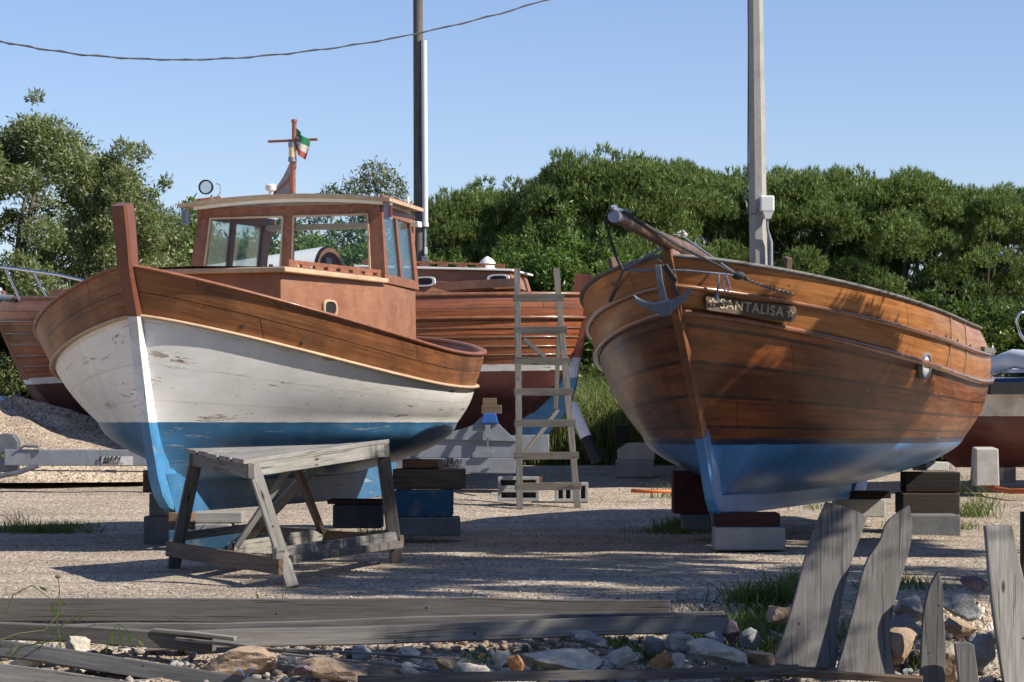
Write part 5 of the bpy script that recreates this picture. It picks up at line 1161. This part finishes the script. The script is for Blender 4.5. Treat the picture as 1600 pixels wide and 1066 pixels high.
# ================================================================ foreground timber on the bank
def plank(name,x0,y0,x1,y1,D0,D1,ht,th,mat,label,group='long planks along the bank',tilt=0):
    a=W(x0,y0,D0);b_=W(x1,y1,D1); m=MB(); d=(b_-a)
    up=Vector((0,math.sin(tilt),math.cos(tilt))); N=max(2,int(d.length/.5)); prev=None
    rows=[]
    sd=d.normalized().cross(up).normalized(); u2=sd.cross(d.normalized())
    for k in range(N+1):
        c=a.lerp(b_,k/N)+u2*(.006*math.sin(k*1.7)+.004*rnd.uniform(-1,1)); hh=ht*(1+.03*rnd.uniform(-1,1))/2
        rows.append([c-sd*th/2-u2*hh,c+sd*th/2-u2*hh,c+sd*th/2+u2*hh,c-sd*th/2+u2*hh])
    m.grid(rows,close=True); m.f+= [(0,1,2,3),tuple(N*4+i for i in (3,2,1,0))]
    m.uv=[(k*d.length/N+x0*.01+y0,v) for k in range(N+1) for v in (0,th,th+ht,th*2+ht)]
    return single(name,m,mat,label,'plank',group,bevel=.004)
plank('plank',-40,953,1046,954,14.15,14.15,.128,.05,M['grey_wood_dk'],'long grey plank on edge holding back the gravel, uppermost in the foreground')
plank('plank',30,990,1132,965,13.85,13.7,.075,.06,M['grey_wood'],'grey plank lying half hidden between the two long foreground planks')
plank('plank',232,1004,1137,973,13.5,13.45,.095,.06,M['grey_wood_lt'],'long light grey plank above the rocks, ending at the grass',tilt=.15)
plank('plank',-40,985,335,1004,13.45,13.3,.085,.10,M['grey_wood_dk'],'short dark plank at the left with a broken wedge shaped end')
plank('plank',-40,1008,430,1078,13.1,12.75,.085,.12,M['grey_wood'],'plank slanting down from the left edge towards the brown boulder',tilt=.2)
plank('plank',-60,1045,230,1085,12.75,12.55,.09,.12,M['grey_wood_lt'],'lowest pale plank in the bottom left corner',tilt=.25)
plank('plank',560,1063,1246,1047,12.55,12.55,.05,.14,M['grey_wood_dk'],'dark plank along the bottom edge below the cream boulder',tilt=.1)
plank('plank',1150,1048,1442,1063,12.75,12.6,.03,.12,M['brown_timber'],'thin brown plank at the foot of the curved boards')
plank('stick',240,984,368,999,13.3,13.2,.022,.04,M['grey_wood_lt'],'pale short batten lying on the long light grey plank','loose battens')
plank('stick',275,998,482,1024,13.2,13.0,.018,.03,M['grey_wood'],'thin batten below the pale short one','loose battens')
plank('stick',430,1014,685,1028,13.0,12.9,.012,.03,M['grey_wood_lt'],'long thin batten reaching over the tan rocks','loose battens')
plank('stick',440,1022,720,1052,12.9,12.75,.012,.025,M['grey_wood'],'lowest thin batten crossing in front of the tan rocks','loose battens')
def chaikin(P,n=2):
    for _ in range(n):
        Q=[]
        for i in range(len(P)):
            p=Vector(P[i-1]);a=Vector(P[i]);b_=Vector(P[(i+1)%len(P)]); u=(a-p).normalized(); v=(b_-a).normalized()
            if u.dot(v)<.62: Q.append(tuple(a))
            else: Q+=[tuple(a*.8+p*.2),tuple(a*.8+b_*.2)]
        P=Q
    return P
def board(name,poly,D0,D1,th,mat,label,ybot=1050,ytop=790):
    poly=chaikin(poly)
    pts=[W(x,y,D0+(D1-D0)*(ybot-y)/(ybot-ytop)) for x,y in poly]; m=MB(); m.prism(pts,(0,th,0))
    L=[( (1050-y)/300*1.1,(x-1200)/300) for x,y in poly]; m.uv=L+[(a+.02,b_+.4) for a,b_ in L]
    return single(name,m,mat,label,'board','cut boards standing in the rubble',bevel=.004)
board('curved_board',[(1291,784),(1325,793),(1356,808),(1342,845),(1330,880),(1320,915),(1313,950),(1308,985),(1310,1015),(1306,1043),(1255,1043),(1205,1036),(1218,1010),(1230,975),(1243,930),(1254,885),(1264,850),(1277,815)],12.95,13.3,.04,M['grey_wood'],'broad curved board with square top, left one of the two large curved boards')
board('curved_board',[(1421,789),(1426,815),(1425,840),(1418,872),(1408,905),(1397,945),(1390,985),(1392,1020),(1400,1058),(1350,1056),(1306,1052),(1316,1020),(1328,975),(1340,930),(1346,900),(1356,872),(1376,845),(1384,815)],12.85,13.2,.04,M['grey_wood'],'curved board with pointed top, right one of the two large curved boards')
board('pointed_board',[(1466,893),(1474,915),(1474,960),(1478,1000),(1477,1078),(1438,1078),(1440,1000),(1444,950),(1452,918)],12.75,12.95,.05,M['grey_wood_dk'],'narrow pointed dark board right of the two curved boards')
board('short_board',[(1492,1006),(1512,1003),(1522,1008),(1532,1080),(1500,1080)],12.65,12.75,.04,M['grey_wood'],'short stub of board low in the rubble near the right corner')
board('straight_board',[(1540,822),(1581,821),(1600,905),(1622,1000),(1640,1085),(1572,1085),(1560,1010),(1548,920)],12.7,13.1,.07,M['grey_wood_lt'],'wide straight board leaning at the right edge')
board('dark_post',[(1597,800),(1625,800),(1625,905),(1597,905)],13.3,13.4,.06,M['black_timber'],'dark post end at the right edge above the wide straight board')
# rocks
def rock_mesh(seed,sub=4,rough=.28,facet=13):
    rs=np.random.RandomState(seed); m=MB(); m.ico((0,0,0),1,sub); V=np.array(m.v)
    for k in range(facet):   # chop planes for angular faces
        d=unit(rs.randn(1,3))[0]; c=.42+.36*rs.rand(); q=V@d; ov=np.maximum(q-c,0); V=V-np.outer(ov,d)*.97
    for k in range(7):
        d=rs.randn(3)*(2+k*1.6); V=V*(1+rough*.20/(1+k*.6)*np.sin(V@d+rs.rand()*6)[:,None])
    V+=rs.randn(*V.shape)*.012
    m.v=[tuple(v) for v in V]; return m
RK=[rock_mesh(s) for s in range(100,108)]
def rock(px,py,wp,hp,D,mat,label,k,rz=0,group=None,cat='rock',sq=None):
    c=W(px,py,D); sx=wp/2/4000*D; sz=hp/2/4000*D; src=RK[k%8]; A=np.array(src.v); ca_,sa_=math.cos(rz),math.sin(rz)
    # roll about the view axis, then fit to size
    X=A[:,0]*ca_-A[:,2]*sa_; Zz=A[:,0]*sa_+A[:,2]*ca_; X/=np.abs(X).max(); Zz/=np.abs(Zz).max()
    m=MB(); m.v=[tuple(v) for v in np.c_[X*sx+c.x,A[:,1]*(sx+sz)/2+c.y+ (sx+sz)/2*.4,Zz*sz+c.z]]; m.f=list(src.f); m.uv=[(0,0)]*len(m.v)
    o=single('rock',m,mat,label,cat,group,fix=False,smooth=False,auto=24); return o
rg='boulders of the bank'
RL=[(365,1042,135,62,12.9,'rock_b','large rough brown grey boulder under the slanting plank ends'),(525,1052,110,50,12.8,'rock_b','brown boulder with shaded left flank, second large one from the left'),(602,1050,80,36,12.85,'rock_b','tan rock immediately right of the brown shaded boulder'),(650,1052,55,34,12.8,'rock_w','small pale rock between the tan rock and the gravel heap of rubble'),(883,1036,140,44,12.95,'rock_w','largest cream boulder in the middle of the foreground'),(808,1035,32,36,12.85,'brick','squarish orange brick piece left of the cream boulder'),(785,1030,30,26,13.0,'rock_w','small white rock left of the orange brick piece'),(975,1028,50,38,13.0,'rock_w','cream rock touching the right end of the largest cream boulder'),(1035,1036,42,34,12.9,'brick','brown squarish rock below the grass, left of the round cream boulder'),(1121,1021,98,46,12.9,'rock_w','rounded cream boulder left of the curved boards'),(1062,1004,54,40,13.1,'rock_g','angular grey rock above and left of the rounded cream boulder'),(1115,995,36,30,13.25,'rock_g','sharp grey rock right above the rounded cream boulder'),(1143,985,26,42,13.2,'rock_p','upright purple slate above the rounded cream boulder'),(1168,1000,44,38,13.15,'rock_g','pale blue grey rock right of the purple slate'),(1190,1030,60,36,12.95,'rock_b','tan rock at the foot of the left curved board'),(1218,960,50,34,13.5,'rock_b','brown rock beside the grass left of the curved board'),(1020,1006,42,30,13.2,'rock_g','grey rock half covered by the grass below the plank end'),(920,1000,60,30,13.3,'rock_g','grey rock above the largest cream boulder under the plank'),(1060,1032,22,26,12.8,'rock_w','little white rock between the brown squarish rock and the cream boulder'),(1395,1020,90,78,13.0,'rock_b','large speckled brown boulder behind the right curved board foot'),(1425,955,60,50,13.3,'rock_g','grey boulder right of the pointed curved board top rubble'),(1420,990,70,60,13.15,'rock_g','grey boulder between the curved board and the narrow pointed board'),(1505,950,70,46,13.3,'rock_g','grey boulder between the pointed board and the wide straight board'),(1500,985,60,40,13.1,'rock_b','brown grey boulder below that, left of the wide straight board'),(1525,915,50,30,13.6,'rock_p','dark slate topmost in the rubble by the wide straight board'),(1535,1020,50,60,12.95,'rock_g','dark grey boulder low beside the wide straight board'),(1485,1045,40,60,12.8,'rock_b','rusty boulder between the pointed board and the short stub'),(1345,1000,60,60,13.3,'rock_g','grey boulder seen between the two curved boards'),(120,1010,44,34,13.2,'rock_w','white triangular rock under the weeds at the left'),(470,1046,36,22,12.75,'rock_p','flat purple red stone between the two brown boulders'),(735,1048,60,26,12.8,'rock_w','pale lumpy stone left of the white rock'),(700,1036,44,26,12.95,'rock_b','tan stone among the rubble left of centre'),(40,1034,60,30,13.0,'rock_w','pale flat rock beneath the slanting plank at the left edge'),(1590,1050,50,60,13.2,'rock_g','grey boulder behind the wide straight board')]
for k,(px,py,wp,hp,D,mt,lab) in enumerate(RL): rock(px,py,wp,hp,D,M[mt],lab,k,rz=k*1.1 if abs(wp-hp)<30 else .1*math.sin(k),group=rg)
rr=random.Random(9)
for k in range(60):
    px=rr.uniform(430,1215) if k<44 else rr.uniform(1400,1560); D=rr.uniform(12.75,13.35); y=660-(gz(D)-1.0)*4000/D; w_=rr.uniform(16,38)
    rock(px,y-w_*.22,w_,w_*rr.uniform(.55,.9),D,M[('rock_w','rock_w','rock_g','rock_b')[k%4]],'broken fist sized stone filling the gaps between the boulders of the bank',k,rz=k*.9,group='broken stones between the boulders')
# small rubble between them and loose pebbles on the gravel: uncountable
def scatter(name,n,fx,size,mat,label,seed,cat):
    rs=np.random.RandomState(seed); Vs=[];Fs=[];base=[rock_mesh(200+i,1,.3,5) for i in range(5)]; A=[(np.array(b.v),np.array(b.f)) for b in base]; off=0
    for i in range(n):
        x,y=fx(rs); s=size[0]+(size[1]-size[0])*rs.rand()**2.2; v,f=A[i%5]
        a=rs.rand()*6.28; c_,s_=math.cos(a),math.sin(a); sq=np.array([1,.6+.6*rs.rand(),.45+.5*rs.rand()])*s; q=v*sq; q=np.c_[q[:,0]*c_-q[:,1]*s_,q[:,0]*s_+q[:,1]*c_,q[:,2]]
        Vs.append(q+np.array([x,y,gz(y)+s*.25]));Fs.append(f+off);off+=len(v)
    o=bpy.data.objects.new(name,fast_mesh(name,np.concatenate(Vs),np.concatenate(Fs),mat)); COL.objects.link(o); setp(o,label,cat,kind='stuff')
def m_rubble():
    b=NB('mixed_rubble'); g=b.n('ShaderNodeNewGeometry').outputs['Random Per Island']; n=b.noise(b.coord(),40,4,.7)
    r=b.n('ShaderNodeValToRGB',{'Fac':g}); e=r.color_ramp.elements; e[0].color=(.16,.15,.14,1); e[1].position=1; e[1].color=(.55,.50,.42,1)
    for p,c in ((.3,(.28,.27,.26,1)),(.55,(.36,.28,.20,1)),(.7,(.22,.14,.10,1)),(.85,(.42,.41,.40,1))): x=e.new(p); x.color=c
    b.bsdf(color=b.mix(b.math('MULTIPLY',n,.5),r.outputs[0],(.12,.10,.08)),rough=.9,normal=b.bump(n,.5,.004)); return b.m
M['rubble']=m_rubble()
scatter('rubble',3800,lambda r:(r.rand()*8-3.2+.4,12.3+r.rand()**.8*1.66),(.008,.042),M['rubble'],'mixed broken stones filling the bank between boulders and planks',5,'rubble')
scatter('rubble_edge',500,lambda r:(r.rand()*4.2-1.4+.2,14.2+abs(r.randn())*.16),(.006,.018),M['rubble'],'small broken stones along the upper edge of the long grey plank',8,'rubble')
scatter('pebbles',7000,lambda r:((r.rand()-.5)*9,14.3+r.rand()**1.5*9),(.004,.011),M['rubble'],'loose pebbles lying over the gravel yard',6,'pebbles')
# weeds at the lower left, blue litter
m=MB()
def stem(x,y,pts,D): m.tube([W(px,py,D) for px,py in pts],[.004,.0035,.003,.002][:len(pts)] if len(pts)<=4 else .003,5)
stem(0,0,[(95,1015),(88,965),(93,925),(91,903)],13.0); stem(0,0,[(10,960),(20,930),(50,915),(85,940)],12.9); stem(0,0,[(60,1020),(75,990),(125,960),(135,955)],12.9); stem(0,0,[(0,1000),(30,990),(70,985),(110,940)],12.8); stem(0,0,[(15,1030),(35,1010),(90,1000),(150,975)],12.8); stem(0,0,[(165,1020),(172,990),(185,975),(225,1002)],12.95)
for (x0,y0,x1,y1) in ((88,965,78,940),(90,950,100,935),(88,970,96,955),(60,915,75,925),(130,960,120,975),(175,985,176,1010),(185,978,190,1010),(200,985,203,1010),(215,995,225,1012),(20,1010,8,1030),(30,1005,18,1020)):
    a=W(x0,y0,12.95);b_=W(x1,y1,12.95); n=Vector((.010,0,.004)); m.add([a,(a+b_)/2+n,b_,(a+b_)/2-n],[(0,1,2,3)])
wd=single('weed_plant',m,M['grass'],'tall thin weeds with drooping seed leaves growing at the left of the bank','weed',fix=False)
m=MB(); m.ico((0,0,0),.018,2,(1,.5,.55)); m.v=[Vector(v)+W(91,901,13.0) for v in m.v]; o=part('seed_head',m,M['grass'],wd,world=True)
c=W(380,1054,12.7); m=MB(); rs=np.random.RandomState(2); m.grid([[c+Vector((i*.012-.04,j*.01,.02*math.sin(i*1.1)+.012*rs.rand())) for j in range(5)] for i in range(8)]); single('plastic_litter',m,M['blue_pl'],'scrap of bright blue plastic on the brown boulder at lower left','litter',solid=.002)
for k,(px,py,wp,hp,D) in enumerate(((1190,868,9,5,19.2),(1330,1000,9,8,13.8),(770,772,12,5,26.5),(1018,800,30,5,28),(225,940,10,4,14.6),(905,822,11,4,24.8))): 
    lab=['small stone on the gravel in front of the pale grey block','small stone between the curved boards','flat stone left of the hollow blocks','flat pale stone chip on the sunny gravel right of the ladder','leaf sized stone on the gravel above the long plank','dark stone chip on the shaded gravel'][k]
    rock(px,py,wp,hp,D,M['rock_b' if k%2 else 'rock_g'],lab,k,group=None)
# ================================================================ trees standing just outside the picture, whose shade falls on the yard
rs=np.random.RandomState(91)
def disk_blobs(rs,n,R_,z0,z1,rb): 
    out=[]
    for k in range(n):
        a=rs.rand()*6.28; r=R_*math.sqrt(rs.rand()); out.append((r*math.cos(a),r*math.sin(a),z0+(z1-z0)*rs.rand(),rb*(.55+.8*rs.rand())))
    return out
bl=disk_blobs(rs,44,2.9,4.1,5.2,.40); make_tree_meshes('shadeA',61,'leaf',M['olive'],M['bark'],bl,70000,.085,.03,3.6,.16,22)
TB=Vector((7.15,18.45,0))
def hull_at(px,py):
    best=None
    for k in range(9):
        c=between(q2,w2,k/8) if py<685 else w2
        for p in c:
            q=b2m@Vector((p[0],p[1],p[2])); fw=q.y*ca+(q.z-CAMZ)*sa; X=800+F_PX*q.x/fw; Y=533-F_PX*((-q.y*sa+(q.z-CAMZ)*ca)/fw); e=(X-px)**2+(Y-py)**2
            if q.y<23 and (best is None or e<best[0]): best=(e,q)
    return best[1]
bl=[]
for px,py,k,r in ((1072,610,5.2,.16),(1100,570,5.0,.12),(1095,680,5.2,.16),(1230,600,4.6,.24),(1295,590,4.4,.22),(1215,655,4.7,.24),(1285,650,4.5,.26),(1180,690,4.9,.24),(1250,690,4.6,.26),(1330,690,4.3,.22),(1390,690,4.0,.18),(1345,600,4.3,.16)):
    q=hull_at(px,py)+tosun*k-TB; bl.append((q.x,q.y,q.z,r))  # leaf clumps placed sunward of chosen hull spots so their shade lands there
bl+=[(x+2.6,y-.3,z,r) for x,y,z,r in disk_blobs(rs,12,1.4,5.2,6.6,.36)]
make_tree_meshes('shadeB',62,'leaf',M['olive'],M['bark'],bl,60000,.085,.03,3.6,.17,24)
plant('shadeA','shade_tree','spreading tree right of the picture whose dappled shade falls on the foreground gravel','tree',(6.9,13.6,-.1),(1,.85,1),0)
plant('shadeA','shade_tree','smaller tree right of the picture shading the gravel before the varnished bow','tree',(5.9,15.6,.6),(.7,.62,.9),2.2)
plant('shadeB','shade_tree','unseen tree right of the picture, its crown shaped to shade the varnished boat','tree',tuple(TB),(1,1,1),0)
bl=disk_blobs(rs,24,2.9,4.1,5.2,.40); make_tree_meshes('shadeC',63,'leaf',M['olive'],M['bark'],bl,38000,.085,.03,3.6,.16,16)
plant('shadeC','shade_tree','tree near the photographer shading the bank timbers and rocks','tree',(4.9,9.6,-1.6),(1.0,.85,1.15),2)
for k,(x,y) in enumerate([(12.6,27),(12.9,23.8),(12.4,20.5),(12.8,17.2),(12.5,14),(12.9,10.8),(12.4,7.5),(12.6,4),(9.5,-3.5),(6,-4.2),(2.5,-3.8),(-1,-4.3),(-4.5,-3.9),(-8,-4.2),(-11.5,0),(-11.8,4),(-11.4,8),(-11.9,12)]):  # unseen tree belt added to cut sky fill and darken the varnish reflections
    plant('broad%d'%(k%2),'sky_block_tree','unseen leafy green tree added outside the picture to block low sky light','tree',(x,y,gz(y)-.1 if y>0 else -1.5),(1.65,1.65,1.25 if y>0 else 1.9),k*1.3,'unseen trees added outside the picture against low sky light')
